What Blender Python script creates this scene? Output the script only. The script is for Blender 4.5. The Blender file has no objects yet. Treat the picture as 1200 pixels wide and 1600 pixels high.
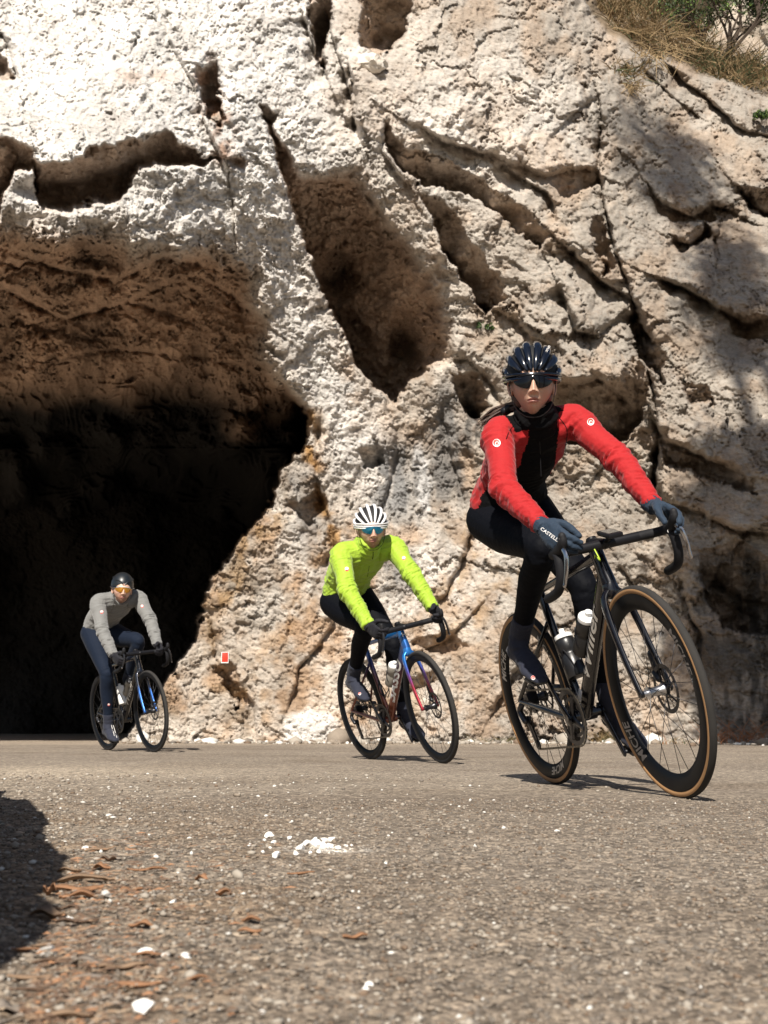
import bpy, bmesh, math, random
import numpy as np
from mathutils import Vector, Matrix
random.seed(7)
rng = np.random.default_rng(11)
SC = bpy.context.scene
COL = SC.collection
R = math.radians

# ---------------------------------------------------------------- camera
FPX = 1930.3           # focal length in pixels of a 1200 x 1600 picture
PITCH = 0.1703
CAMH = 0.227
cd = bpy.data.cameras.new('camera')
cam = bpy.data.objects.new('camera', cd)
COL.objects.link(cam)
cam.location = (0, 0, CAMH)
cam.rotation_euler = (math.pi / 2 + PITCH, 0, 0)
cd.sensor_fit = 'VERTICAL'
cd.sensor_height = 36.0
cd.sensor_width = 27.0
cd.lens = FPX / 1600 * 36.0
cd.clip_start = 0.05
cd.clip_end = 600
cd.dof.use_dof = True
cd.dof.focus_distance = 4.6
cd.dof.aperture_fstop = 11.0
SC.camera = cam

# ---------------------------------------------------------------- sky and sun
SUN_EL, SUN_AZ = R(43), R(11)      # the sun stands behind the camera, a little to its left
w = bpy.data.worlds.new('World')
SC.world = w
w.use_nodes = True
nt = w.node_tree
for n in list(nt.nodes):
    nt.nodes.remove(n)
sky = nt.nodes.new('ShaderNodeTexSky')
sky.sky_type = 'NISHITA'
sky.sun_disc = False
sky.sun_elevation = SUN_EL
# direction towards the sun: (-sin az, -cos az)
sky.sun_rotation = math.pi + SUN_AZ
sky.air_density = 1.0
sky.dust_density = 1.2
bg = nt.nodes.new('ShaderNodeBackground')
bg.inputs['Strength'].default_value = 0.05
wo = nt.nodes.new('ShaderNodeOutputWorld')
nt.links.new(sky.outputs[0], bg.inputs[0])
nt.links.new(bg.outputs[0], wo.inputs[0])
ld = bpy.data.lights.new('sun', 'SUN')
ld.energy = 5.0
ld.angle = R(0.5)
ld.color = (1.0, 0.93, 0.83)
sun = bpy.data.objects.new('sun', ld)
COL.objects.link(sun)
light_dir = Vector((math.sin(SUN_AZ) * math.cos(SUN_EL), math.cos(SUN_AZ) * math.cos(SUN_EL), -math.sin(SUN_EL)))
sun.rotation_euler = light_dir.to_track_quat('-Z', 'Y').to_euler()
sun.location = (-3, -20, 20)
vs = SC.view_settings
vs.view_transform = 'Standard'
vs.look = 'None'
vs.exposure = 0.66
vs.gamma = 1
vs.use_curve_mapping = False

# ---------------------------------------------------------------- small helpers
def ray(px, py):
    """world direction through a point of the 1200 x 1600 picture, scaled to unit depth"""
    px = np.asarray(px, float); py = np.asarray(py, float)
    c, s = math.cos(PITCH), math.sin(PITCH)
    v = (800 - py) / FPX
    return np.stack([(px - 600) / FPX, c - s * v, s + c * v], -1)
def at_y(px, py, Y):
    d = ray(px, py)
    return np.array([0, 0, CAMH]) + d * (np.asarray(Y) / d[..., 1])[..., None]
def on_ground(px, py, z=0.0):
    d = ray(px, py)
    return np.array([0, 0, CAMH]) + d * ((z - CAMH) / d[..., 2])[..., None]

def mesh_from(name, V, F, mat=None, smooth=True, mats=None, mi=None):
    V = np.asarray(V, dtype=np.float32)
    me = bpy.data.meshes.new(name)
    if isinstance(F, np.ndarray):
        n = F.shape[1]
        me.vertices.add(len(V)); me.vertices.foreach_set('co', V.ravel())
        me.loops.add(F.size); me.loops.foreach_set('vertex_index', F.astype(np.int32).ravel())
        me.polygons.add(len(F))
        me.polygons.foreach_set('loop_start', np.arange(0, F.size, n, dtype=np.int32))
        me.update(calc_edges=True)
    else:
        me.from_pydata([tuple(map(float, v)) for v in V], [], [tuple(map(int, f)) for f in F])
        me.update()
    if smooth:
        me.polygons.foreach_set('use_smooth', [True] * len(me.polygons))
    for m in (mats or ([mat] if mat else [])):
        me.materials.append(m)
    if mi is not None:
        me.polygons.foreach_set('material_index', np.asarray(mi, np.int32))
    return me
def link(name, me, parent=None):
    o = bpy.data.objects.new(name, me)
    COL.objects.link(o)
    if parent is not None:
        o.parent = parent
    return o
def tag(o, label=None, cat=None, group=None, kind=None):
    if label: o['label'] = label
    if cat: o['category'] = cat
    if group: o['group'] = group
    if kind: o['kind'] = kind
    return o
def empty(name, M=None):
    o = bpy.data.objects.new(name, None)
    o.empty_display_size = .2
    COL.objects.link(o)
    if M is not None: o.matrix_world = M
    return o

# ---------------------------------------------------------------- numpy noise
def _hash(ix, iy, iz, seed):
    h = (ix.astype(np.uint32) * np.uint32(374761393) + iy.astype(np.uint32) * np.uint32(668265263)
         + iz.astype(np.uint32) * np.uint32(2147483647) + np.uint32(seed * 144665 + 17)) & np.uint32(0xffffffff)
    h = (h ^ (h >> np.uint32(13))) * np.uint32(1274126177)
    h = h ^ (h >> np.uint32(16))
    h = h * np.uint32(2246822519); h = h ^ (h >> np.uint32(13))
    return h
def h01(ix, iy, iz, seed):
    return _hash(ix, iy, iz, seed).astype(np.float32) / np.float32(4294967295.0)
def vnoise(P, seed=0):
    """smooth value noise, -1..1, P (n,3) or (n,2)"""
    P = np.asarray(P, np.float32)
    if P.shape[1] == 2:
        I = np.floor(P).astype(np.int64); f = P - I; u = f * f * f * (f * (f * 6 - 15) + 10)
        z = np.zeros(len(P), np.int64)
        a = h01(I[:, 0], I[:, 1], z, seed); b = h01(I[:, 0] + 1, I[:, 1], z, seed)
        c = h01(I[:, 0], I[:, 1] + 1, z, seed); d = h01(I[:, 0] + 1, I[:, 1] + 1, z, seed)
        x = a + (b - a) * u[:, 0]; y = c + (d - c) * u[:, 0]
        return (x + (y - x) * u[:, 1]) * 2 - 1
    I = np.floor(P).astype(np.int64); f = P - I; u = f * f * (3 - 2 * f)
    out = 0
    for dz in (0, 1):
        a = h01(I[:, 0], I[:, 1], I[:, 2] + dz, seed); b = h01(I[:, 0] + 1, I[:, 1], I[:, 2] + dz, seed)
        c = h01(I[:, 0], I[:, 1] + 1, I[:, 2] + dz, seed); d = h01(I[:, 0] + 1, I[:, 1] + 1, I[:, 2] + dz, seed)
        x = a + (b - a) * u[:, 0]; y = c + (d - c) * u[:, 0]
        v = x + (y - x) * u[:, 1]
        out = out + v * (u[:, 2] if dz else 1 - u[:, 2])
    return out * 2 - 1
def fbm(P, octv=4, seed=0, gain=.5, lac=2.03, ridged=False):
    a, s, q = 1.0, 0, np.array(P, np.float32)
    for k in range(octv):
        n = vnoise(q + 13.7 * k, seed + k)
        if ridged: n = 1 - 2 * np.abs(n)
        s = s + a * n; a *= gain; q = q * lac
    return s
def facets(P, seed, slope=.5, step=.5):
    """2-D Voronoi cells, each a tilted plane at its own height: broken rock.  returns height, border distance"""
    I = np.floor(P).astype(np.int64)
    best = np.full(len(P), 9e9, np.float32); sec = best.copy(); val = np.zeros(len(P), np.float32)
    z = np.zeros(len(P), np.int64)
    for dx in (-1, 0, 1):
        for dy in (-1, 0, 1):
            cx, cy = I[:, 0] + dx, I[:, 1] + dy
            ox = cx + h01(cx, cy, z, seed); oy = cy + h01(cx, cy, z, seed + 1)
            ax = P[:, 0] - ox; ay = P[:, 1] - oy
            d = np.sqrt(ax * ax + ay * ay)
            g1 = (h01(cx, cy, z, seed + 2) - .5) * 2 * slope; g2 = (h01(cx, cy, z, seed + 3) - .5) * 2 * slope
            v = (h01(cx, cy, z, seed + 4) - .5) * 2 * step + g1 * ax + g2 * ay
            m = d < best
            sec = np.where(m, best, np.minimum(sec, d))
            val = np.where(m, v, val); best = np.where(m, d, best)
    return val, sec - best
def sstep(a, b, x):
    t = np.clip((x - a) / (b - a), 0, 1)
    return t * t * (3 - 2 * t)
def poly_sd(X, Y, poly):
    """signed distance to a polygon, positive inside"""
    poly = np.asarray(poly, float)
    d = np.full(X.shape, 1e9); ins = np.zeros(X.shape, bool)
    for (x0, y0), (x1, y1) in zip(poly, np.roll(poly, -1, 0)):
        ex, ey = x1 - x0, y1 - y0
        t = np.clip(((X - x0) * ex + (Y - y0) * ey) / (ex * ex + ey * ey + 1e-9), 0, 1)
        d = np.minimum(d, np.hypot(X - x0 - t * ex, Y - y0 - t * ey))
        c = ((y0 > Y) != (y1 > Y)) & (X < (x1 - x0) * (Y - y0) / (y1 - y0 + 1e-12) + x0)
        ins ^= c
    return np.where(ins, d, -d)
def line_sd(X, Y, pl):
    """distance to a polyline, and the side (+ below/right of its direction)"""
    d = np.full(X.shape, 1e9); side = np.zeros(X.shape); pos = np.zeros(X.shape)
    n = len(pl) - 1
    for k in range(n):
        (x0, y0), (x1, y1) = pl[k], pl[k + 1]
        ex, ey = x1 - x0, y1 - y0; L = math.hypot(ex, ey)
        t = np.clip(((X - x0) * ex + (Y - y0) * ey) / (L * L), 0, 1)
        q = np.hypot(X - x0 - t * ex, Y - y0 - t * ey)
        m = q < d
        d = np.where(m, q, d)
        side = np.where(m, ((X - x0) * -ey + (Y - y0) * ex) / L, side)
        pos = np.where(m, (k + t) / n, pos)
    return d, side, pos

# ---------------------------------------------------------------- materials
def new_mat(name):
    m = bpy.data.materials.new(name); m.use_nodes = True
    n = m.node_tree.nodes; return m, n, m.node_tree.links, n['Principled BSDF']
def node(n, t, **kw):
    x = n.new(t)
    for k, v in kw.items():
        if k in x.inputs.keys(): x.inputs[k].default_value = v
        else: setattr(x, k, v)
    return x
def simple(name, col, rough=.5, metal=0, spec=None, coat=0, bump=0, bscale=200, var=0, sheen=0, coatrough=.05):
    m, n, l, b = new_mat(name)
    b.inputs['Base Color'].default_value = (*col, 1)
    b.inputs['Roughness'].default_value = rough
    b.inputs['Metallic'].default_value = metal
    if spec is not None: b.inputs['Specular IOR Level'].default_value = spec
    b.inputs['Coat Weight'].default_value = coat
    b.inputs['Coat Roughness'].default_value = coatrough
    if sheen:
        b.inputs['Sheen Weight'].default_value = sheen; b.inputs['Sheen Roughness'].default_value = .4
    tc = node(n, 'ShaderNodeTexCoord')
    if bump:
        t = node(n, 'ShaderNodeTexNoise', Scale=bscale, Detail=3.0)
        l.new(tc.outputs['Object'], t.inputs['Vector'])
        bp = node(n, 'ShaderNodeBump', Strength=bump, Distance=.002)
        l.new(t.outputs[0], bp.inputs['Height']); l.new(bp.outputs[0], b.inputs['Normal'])
    if var:
        t2 = node(n, 'ShaderNodeTexNoise', Scale=14.0, Detail=5.0)
        l.new(tc.outputs['Object'], t2.inputs['Vector'])
        mx = node(n, 'ShaderNodeMix', data_type='RGBA')
        mx.inputs[6].default_value = (*[c * (1 - var) for c in col], 1)
        mx.inputs[7].default_value = (*[min(1, c * (1 + var)) for c in col], 1)
        l.new(t2.outputs[0], mx.inputs[0]); l.new(mx.outputs[2], b.inputs['Base Color'])
        mr = node(n, 'ShaderNodeMapRange'); mr.inputs[3].default_value = max(.02, rough - .08); mr.inputs[4].default_value = min(1, rough + .12)
        l.new(t2.outputs[0], mr.inputs[0]); l.new(mr.outputs[0], b.inputs['Roughness'])
    return m
# ================================================================ the cliff
def rock_mat():
    m, n, l, b = new_mat('limestone')
    b.inputs['Roughness'].default_value = .93
    b.inputs['Specular IOR Level'].default_value = .25
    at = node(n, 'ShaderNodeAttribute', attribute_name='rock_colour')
    tc = node(n, 'ShaderNodeTexCoord')
    n1 = node(n, 'ShaderNodeTexNoise', Scale=9.0, Detail=9.0, Roughness=.7)
    n2 = node(n, 'ShaderNodeTexNoise', Scale=45.0, Detail=6.0, Roughness=.65)
    vo = node(n, 'ShaderNodeTexVoronoi', Scale=22.0); vo.feature = 'DISTANCE_TO_EDGE'
    mpg = node(n, 'ShaderNodeMapping'); mpg.inputs['Rotation'].default_value = (0, .65, 0); mpg.inputs['Scale'].default_value = (.8, 1.2, 2.6)
    l.new(tc.outputs['Object'], mpg.inputs['Vector'])
    for t in (n1, n2, vo): l.new(mpg.outputs[0], t.inputs['Vector'])
    mr = node(n, 'ShaderNodeMapRange'); mr.inputs[1].default_value = .3; mr.inputs[2].default_value = .7
    mr.inputs[3].default_value = .72; mr.inputs[4].default_value = 1.2
    l.new(n1.outputs[0], mr.inputs[0])
    mr2 = node(n, 'ShaderNodeMapRange'); mr2.inputs[1].default_value = .3; mr2.inputs[2].default_value = .7
    mr2.inputs[3].default_value = .85; mr2.inputs[4].default_value = 1.12
    l.new(n2.outputs[0], mr2.inputs[0])
    mu = node(n, 'ShaderNodeMath', operation='MULTIPLY'); l.new(mr.outputs[0], mu.inputs[0]); l.new(mr2.outputs[0], mu.inputs[1])
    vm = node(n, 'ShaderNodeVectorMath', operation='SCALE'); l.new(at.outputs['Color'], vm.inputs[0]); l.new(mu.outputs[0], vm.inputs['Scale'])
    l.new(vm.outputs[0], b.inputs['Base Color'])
    b1 = node(n, 'ShaderNodeBump', Strength=.9, Distance=.045); l.new(n1.outputs[0], b1.inputs['Height'])
    b2 = node(n, 'ShaderNodeBump', Strength=.8, Distance=.02); l.new(n2.outputs[0], b2.inputs['Height']); l.new(b1.outputs[0], b2.inputs['Normal'])
    sc1 = node(n, 'ShaderNodeMath', operation='MULTIPLY'); sc1.inputs[1].default_value = .8; l.new(at.outputs['Alpha'], sc1.inputs[0]); l.new(sc1.outputs[0], b1.inputs['Strength']); l.new(sc1.outputs[0], b2.inputs['Strength'])
    l.new(b2.outputs[0], b.inputs['Normal'])
    return m
M_ROCK = rock_mat()

# region outlines of the rock, as read off the picture (1200 x 1600), each given its own depth below
CAVE = [(-700, 1500), (-700, 335), (0, 335), (50, 347), (100, 352), (175, 358), (215, 388), (280, 383), (320, 374), (370, 395), (405, 402),
        (412, 470), (430, 560), (476, 622), (487, 640), (480, 690), (440, 740), (415, 800), (380, 850), (335, 905), (325, 960),
        (270, 1050), (232, 1100), (200, 1150), (188, 1175), (185, 1500)]
ALCOVE = [(402, 172), (432, 188), (455, 225), (478, 270), (520, 262), (556, 258), (588, 300), (610, 338), (652, 376), (672, 420), (706, 470),
          (716, 520), (705, 570), (662, 590), (625, 632), (590, 604), (555, 565), (528, 505), (498, 440),
          (474, 370), (450, 300), (424, 230)]
GX = [-400, -150, 0, 200, 400, 500, 600, 700, 800, 900, 1000, 1100, 1200, 1600]
GY = [-400, 0, 130, 250, 400, 560, 640, 760, 900, 1050, 1165]
GD = np.array([
    # -400   0     130   250   400   560   640   760   900   1050  1165
    [15.0, 13.6, 12.8, 12.2, 12.4, 12.6, 12.6, 12.6, 12.6, 12.6, 12.6],
    [16.0, 13.8, 12.8, 12.1, 12.3, 13.0, 13.0, 13.0, 13.0, 13.0, 13.0],
    [16.5, 14.0, 12.9, 12.2, 12.5, 14.0, 14.5, 14.5, 14.5, 14.5, 14.5],
    [17.0, 14.3, 13.2, 12.5, 12.9, 14.4, 15.2, 15.6, 15.9, 16.0, 15.9],
    [17.5, 14.9, 14.2, 13.9, 14.4, 14.9, 15.2, 15.6, 15.8, 15.8, 15.6],
    [18.0, 15.4, 14.8, 14.5, 15.0, 15.3, 15.5, 15.7, 15.7, 15.6, 15.4],
    [18.0, 15.5, 14.7, 14.7, 15.3, 15.7, 15.9, 16.1, 15.9, 15.7, 15.5],
    [18.0, 15.6, 15.0, 15.0, 15.4, 15.8, 16.1, 16.2, 16.0, 15.8, 15.5],
    [18.5, 16.0, 15.4, 15.3, 15.4, 15.6, 15.8, 15.9, 15.8, 15.6, 15.4],
    [19.5, 17.0, 16.1, 15.7, 15.5, 15.3, 15.4, 15.6, 15.7, 15.5, 15.3],
    [21.0, 18.3, 17.1, 16.4, 15.8, 15.3, 15.4, 15.5, 15.5, 15.4, 15.3],
    [22.0, 19.0, 18.0, 17.0, 16.1, 15.4, 15.2, 15.1, 15.0, 15.0, 15.0],
    [22.0, 19.0, 18.2, 17.4, 16.3, 15.5, 15.0, 14.7, 14.6, 14.6, 14.6],
    [20.0, 18.0, 17.5, 16.5, 15.5, 14.6, 14.0, 13.6, 13.4, 13.3, 13.3]])
CRACKS = [  # polyline, notch depth m, half width px, overhang (+: what lies below/right of it is set back)
    ([(930, 120), (938, 200), (934, 270), (948, 330), (958, 390), (976, 430), (990, 480), (1010, 560)], .35, 5, .12),
    ([(990, 480), (1008, 520), (1030, 545)], .5, 10, .2),
    ([(1010, 560), (1022, 620), (1028, 690), (1022, 730), (1030, 800)], .3, 5, .05),
    ([(1015, 640), (1035, 690), (1075, 705), (1110, 725), (1165, 740)], .35, 7, .22),
    ([(1028, 690), (1023, 760), (1030, 830)], .6, 9, .1),
    ([(640, 190), (700, 225), (760, 240), (820, 260), (850, 275), (910, 262), (935, 272)], .12, 9, .18),
    ([(770, 250), (800, 270), (850, 300), (866, 330), (868, 350)], .2, 7, .15),
    ([(870, 370), (900, 400), (935, 435), (965, 455), (985, 470)], .28, 9, .25),
    ([(1010, 285), (1035, 320), (1060, 332), (1085, 342), (1112, 320), (1150, 335)], .3, 8, .22),
    ([(1045, 370), (1075, 385), (1100, 370), (1100, 350)], .3, 9, .15),
    ([(1020, 430), (1060, 450), (1110, 480), (1160, 505), (1210, 500)], .35, 10, .28),
    ([(1150, 290), (1180, 330), (1230, 340)], .3, 12, .15),
    ([(870, 440), (885, 480), (905, 520), (935, 525), (960, 500)], .25, 8, .2),
    ([(860, 600), (900, 605), (930, 590), (960, 610), (985, 640)], .3, 9, .22),
    ([(760, 480), (800, 500), (830, 530), (870, 545)], .15, 8, .12),
    ([(920, 760), (950, 720), (990, 680), (1015, 640)], .12, 5, .04),
    ([(1020, 780), (1090, 800), (1150, 830), (1230, 840)], .2, 10, .15),
    ([(1060, 880), (1075, 960), (1100, 1000), (1095, 1080)], .25, 9, .1),
    ([(960, 870), (1000, 930), (1040, 960), (1070, 1010)], .15, 5, .06),
    ([(1110, 900), (1160, 940), (1230, 950)], .2, 12, .1),
    ([(1000, 60), (1060, 120), (1110, 160), (1150, 200), (1210, 215)], .25, 6, .12),
    ([(1000, 100), (1050, 150), (1100, 190)], .12, 4, .05),
    ([(500, 640), (495, 740), (520, 860), (480, 960)], .16, 9, .1),
    ([(600, 600), (625, 700), (600, 790), (560, 860)], .12, 7, .06),
    ([(690, 640), (710, 720), (730, 800)], .12, 8, .05),
    ([(730, 690), (745, 760), (770, 800)], .14, 9, .06),
    ([(680, 950), (720, 890), (735, 830), (800, 790)], .16, 5, .06),
    ([(640, 1030), (700, 1000), (760, 940)], .12, 5, .05),
    ([(760, 1130), (800, 1050), (850, 1010), (930, 1000)], .14, 6, .08),
    ([(330, 960), (340, 1040), (395, 1100), (400, 1160)], .12, 5, .06),
    ([(540, 900), (520, 980), (470, 1040), (440, 1130)], .1, 5, .05),
    ([(270, 0), (262, 60), (300, 130), (320, 200), (360, 290)], .16, 8, .12),
    ([(355, 250), (365, 330), (372, 400)], .12, 3, .04),
    ([(0, 380), (90, 420), (180, 440), (260, 400), (330, 420)], .25, 12, .2),
    ([(0, 450), (100, 500), (200, 470), (280, 500)], .25, 12, .2),
    ([(200, 470), (300, 430), (360, 460), (410, 500)], .2, 9, .15),
    ([(100, 560), (200, 545), (330, 560), (430, 590)], .2, 12, .15),
    ([(500, 0), (520, 60), (545, 130), (553, 190), (560, 230)], .25, 6, .14),
    ([(545, 100), (556, 150), (553, 210)], .25, 7, .1),
    ([(560, 280), (600, 340), (640, 390), (690, 450)], .2, 10, .1),
    ([(0, 50), (22, 85), (30, 130)], .2, 7, .1),
    ([(470, 20), (490, 90), (512, 130)], .25, 8, .16),
    ([(940, 150), (890, 180), (860, 220)], .08, 5, .05),
    ([(700, 560), (730, 560), (770, 600), (790, 640)], .16, 9, .1),
    ([(610, 180), (600, 240), (640, 300)], .14, 6, .08),
]
DEEPS = [  # cx, cy, rx, ry, depth: pockets and small caves
    (527, 438, 22, 38, .55), (640, 545, 26, 30, .6), (180, 285, 50, 26, .5), (150, 410, 60, 20, .4), (95, 300, 60, 18, .4),
    (500, 40, 13, 55, .35), (605, 30, 36, 45, .45), (328, 130, 18, 45, .3), (8, 98, 22, 14, .35), (690, 380, 18, 20, -.35),
    (720, 405, 30, 22, -.3), (575, 110, 16, 22, -.2), (690, 750, 30, 80, .1),
]
UNDERCUTS = [  # outline, how fast it falls back below its upper edge
    ([(845, 612), (900, 585), (960, 592), (1000, 555), (1022, 600), (1005, 662), (960, 702), (900, 692), (858, 684)], .0100),
    ([(1036, 362), (1070, 368), (1102, 348), (1112, 372), (1062, 396)], .013), ([(985, 478), (1018, 520), (1042, 560), (1040, 604), (1004, 566)], .012),
    ([(1028, 688), (1080, 710), (1182, 742), (1184, 768), (1100, 748), (1040, 728)], .014), ([(655, 298), (700, 318), (760, 395), (796, 470), (762, 494), (716, 420), (676, 350)], .0105),
    ([(468, -20), (512, -20), (514, 60), (506, 122), (488, 92)], .0095), ([(556, -20), (644, -20), (628, 45), (600, 92), (568, 72)], .0095),
    ([(600, 180), (642, 228), (702, 252), (762, 292), (822, 322), (866, 366), (852, 394), (790, 346), (718, 306), (648, 286), (612, 244)], .012),
    ([(858, 280), (934, 258), (940, 290), (872, 306)], .012), ([(1000, 288), (1048, 330), (1116, 322), (1120, 350), (1050, 352)], .010), ([(1108, 478), (1230, 500), (1230, 540), (1150, 522)], .012),
    ([(1150, 285), (1230, 300), (1230, 350), (1170, 330)], .011), ([(920, 330), (944, 330), (960, 410), (940, 430), (925, 380)], .010), ([(300, 98), (345, 100), (342, 150), (350, 205), (322, 190)], .009),
    ([(560, 700), (600, 690), (612, 730), (575, 740)], .007), ([(330, 1040), (360, 1030), (392, 1100), (372, 1110)], .006), ([(620, 1060), (680, 1050), (690, 1072), (640, 1084)], .007), ([(790, 800), (850, 790), (860, 815), (800, 824)], .008),
    ([(-20, 88), (26, 92), (28, 122), (-20, 118)], .012), ([(400, 160), (432, 168), (428, 196), (404, 186)], .010), ([(1060, 590), (1110, 600), (1120, 640), (1080, 630)], .008), ([(1090, 860), (1150, 850), (1210, 880), (1210, 1000), (1140, 990), (1100, 930)], .006),
    ([(700, 585), (742, 580), (770, 620), (742, 660), (716, 640)], .010), ([(640, 1000), (700, 985), (740, 1010), (690, 1030)], .007), ([(440, 790), (500, 770), (520, 800), (470, 830)], .007)]
EDGE = [(-500, -400), (880, -120), (912, -20), (925, 22), (948, 60), (985, 84), (1040, 97), (1090, 125), (1130, 130), (1200, 158), (1300, 195), (1700, 300)]

def terrace(v, n=4.0, k=.75):
    f = np.floor(v * n); t = v * n - f
    return (f + sstep(.5 - .5 * (1 - k) - .02, .5 + .5 * (1 - k) + .02, t)) / n

def build_cliff():
    xs = np.concatenate([np.linspace(-420, -12, 90, endpoint=False), np.arange(-12, 1212, 1.75), np.linspace(1214, 1640, 90)])
    ys = np.concatenate([np.linspace(-380, -10, 80, endpoint=False), np.arange(-10, 1178, 1.75)])
    PX, PY = np.meshgrid(xs, ys); sh = PX.shape
    px, py = PX.ravel(), PY.ravel()
    uv = np.stack([px, py], 1) / 125.0        # about metres on the wall
    # warp so that hand-placed outlines break up like rock
    wx = fbm(uv * 1.6, 4, 3) * 8 + fbm(uv * 9, 4, 5, gain=.65) * 3.2
    wy = fbm(uv * 1.6 + 40, 4, 7) * 8 + fbm(uv * 9 + 9, 4, 9, gain=.65) * 3.2
    qx, qy = px + wx, py + wy
    # base depth from the table
    def table(x, y):
        ix = np.clip(np.searchsorted(GX, x) - 1, 0, len(GX) - 2); iy = np.clip(np.searchsorted(GY, y) - 1, 0, len(GY) - 2)
        gx, gy = np.array(GX, float), np.array(GY, float)
        tx = np.clip((x - gx[ix]) / (gx[ix + 1] - gx[ix]), 0, 1); ty = np.clip((y - gy[iy]) / (gy[iy + 1] - gy[iy]), 0, 1)
        return (GD[ix, iy] * (1 - tx) + GD[ix + 1, iy] * tx) * (1 - ty) + (GD[ix, iy + 1] * (1 - tx) + GD[ix + 1, iy + 1] * tx) * ty
    D = 0
    for ox, oy in ((0, 0), (40, 0), (-40, 0), (0, 40), (0, -40)):
        D = D + table(qx + ox, qy + oy) / 5
    # the shaded band above the lit shelf on the left: rock undercut, then a shelf that comes forward again
    A = np.interp(qx, [-400, 0, 60, 130, 200, 260, 300, 350, 400, 450], [215, 222, 238, 236, 218, 206, 240, 250, 250, 250])
    Bb = np.interp(qx, [-400, 0, 20, 50, 60, 100, 150, 180, 195, 210, 250, 300, 350], [330, 330, 270, 262, 330, 335, 328, 322, 300, 268, 258, 258, 256])
    A = A + 12 * terrace(fbm(uv * 2.2 + 71, 3, 35), 3, .8); Bb = Bb + 10 * terrace(fbm(uv * 2.6 + 81, 3, 36), 3, .8)
    band = sstep(0, 7, qy - A) * (1 - sstep(-14, 6, qy - Bb))
    tb = np.clip((qy - A) / np.maximum(Bb - A, 8), 0, 1)
    D = D + band * (.12 + 1.15 * tb) * (1 - sstep(330, 400, qx))
    # the cave: a roof that runs back level, into the dark of the tunnel
    sd = poly_sd(qx, qy, CAVE)
    C = np.interp(qx, [-400, 0, 50, 175, 215, 280, 320, 370, 405, 440, 480], [335, 335, 347, 358, 388, 383, 374, 395, 402, 430, 470])
    d0 = ray(px, py)
    tan = d0[:, 2] / d0[:, 1]
    zr = 5.35 + .55 * fbm(uv * .9 + 5, 3, 31) - .22 * terrace(fbm(uv * 1.7 + 77, 3, 32), 3)
    Yroof = np.where(tan > .03, (zr - CAMH) / np.maximum(tan, .03), 99)
    Ylip = D
    soft = np.interp(qy, [380, 560, 640, 690], [40, 50, 16, 6])
    k = sstep(0, 1, sd / soft)
    k = np.where(sd > 0, k, 0)
    far = 31 + 1.2 * fbm(uv * .5, 3, 44)
    dc = np.clip(qy - C, 0, None)
    Yface = Ylip + .02 + .0097 * dc + .25 * (terrace(fbm(uv * 1.3 + 17, 3, 33), 3, .7))
    dk = sstep(545, 660, qy + 22 * fbm(uv * 1.4, 3, 34))
    Yc = Yface * (1 - dk) + np.minimum(np.maximum(Yroof, Yface), far) * dk
    # left flank of the tunnel
    D = D * (1 - k) + Yc * k
    # alcove
    sa = poly_sd(qx, qy, ALCOVE)
    yt = np.interp(qx, [400, 432, 455, 478, 560, 588, 610, 652, 706, 720], [172, 188, 225, 262, 262, 298, 332, 370, 462, 500])
    ea = .14 + .0100 * np.clip(qy - yt, 0, None)
    left_edge = sstep(0, 1, sa / np.interp(qx - .45 * (qy - 200), [400, 520], [5, 34]))
    ka = np.where(sa > 0, left_edge, 0)
    D = D + ea * ka * (1 - k)
    ku = np.zeros(len(px))
    for pl, rate in UNDERCUTS:
        pa = np.array(pl, float); m = (qx > pa[:, 0].min() - 2) & (qx < pa[:, 0].max() + 2) & (qy > pa[:, 1].min() - 2) & (qy < pa[:, 1].max() + 2)
        gx = np.linspace(pa[:, 0].min(), pa[:, 0].max(), 60); top = np.full(60, 1e9)
        for (x0, y0), (x1, y1) in zip(pa, np.roll(pa, -1, 0)):
            t = (gx - x0) / (x1 - x0 + 1e-9); ok = (t >= -.01) & (t <= 1.01); top = np.where(ok, np.minimum(top, y0 + t * (y1 - y0)), top)
        sdp = poly_sd(qx[m], qy[m], pa); yt_ = np.interp(qx[m], gx, top); kk_ = sstep(0, 1, sdp / 3.2)
        D[m] += np.where(sdp > 0, kk_ * (.05 + 1.22 * rate * np.clip(qy[m] - yt_, 0, None)) * (1 + .25 * fbm(uv[m] * 4, 2, 65)), 0); ku[m] = np.maximum(ku[m], np.where(sdp > 0, kk_, 0))
    # pockets
    for cx, cy, rx, ry, dp in DEEPS:
        g = np.exp(-(((qx - cx) / rx) ** 2 + ((qy - cy) / ry) ** 2) ** 1.5)
        D = D + dp * (.6 if cx > 600 and cx != 640 else 1.) * g * (1 + .5 * fbm(uv * 3, 2, 64))
    # cracks with a step at each
    cw = fbm(uv * 4 + 3, 3, 61); cw2 = np.clip(fbm(uv * 7 + 3, 3, 62), -.8, .9)
    for pl, dp, hw, ov in CRACKS:
        x0 = min(p[0] for p in pl) - 110; x1 = max(p[0] for p in pl) + 110
        y0 = min(p[1] for p in pl) - 110; y1 = max(p[1] for p in pl) + 110
        m = (px > x0) & (px < x1) & (py > y0) & (py < y1)
        d, s, pos = line_sd(px[m] + .45 * wx[m], py[m] + .45 * wy[m], pl)
        end = sstep(0, .15, pos) * (1 - sstep(.85, 1, pos)) * .75 + .25
        end = end * (.8 + .6 * sstep(-.7, .7, cw[m]))
        dj = d * (1 + .7 * cw2[m]); notch = dp * 1.15 * np.exp(-np.abs(dj) / (hw * .42)) * end
        sgn = 1 if pl[-1][0] >= pl[0][0] or abs(pl[-1][0] - pl[0][0]) < 30 else -1
        s = s * sgn
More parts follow.
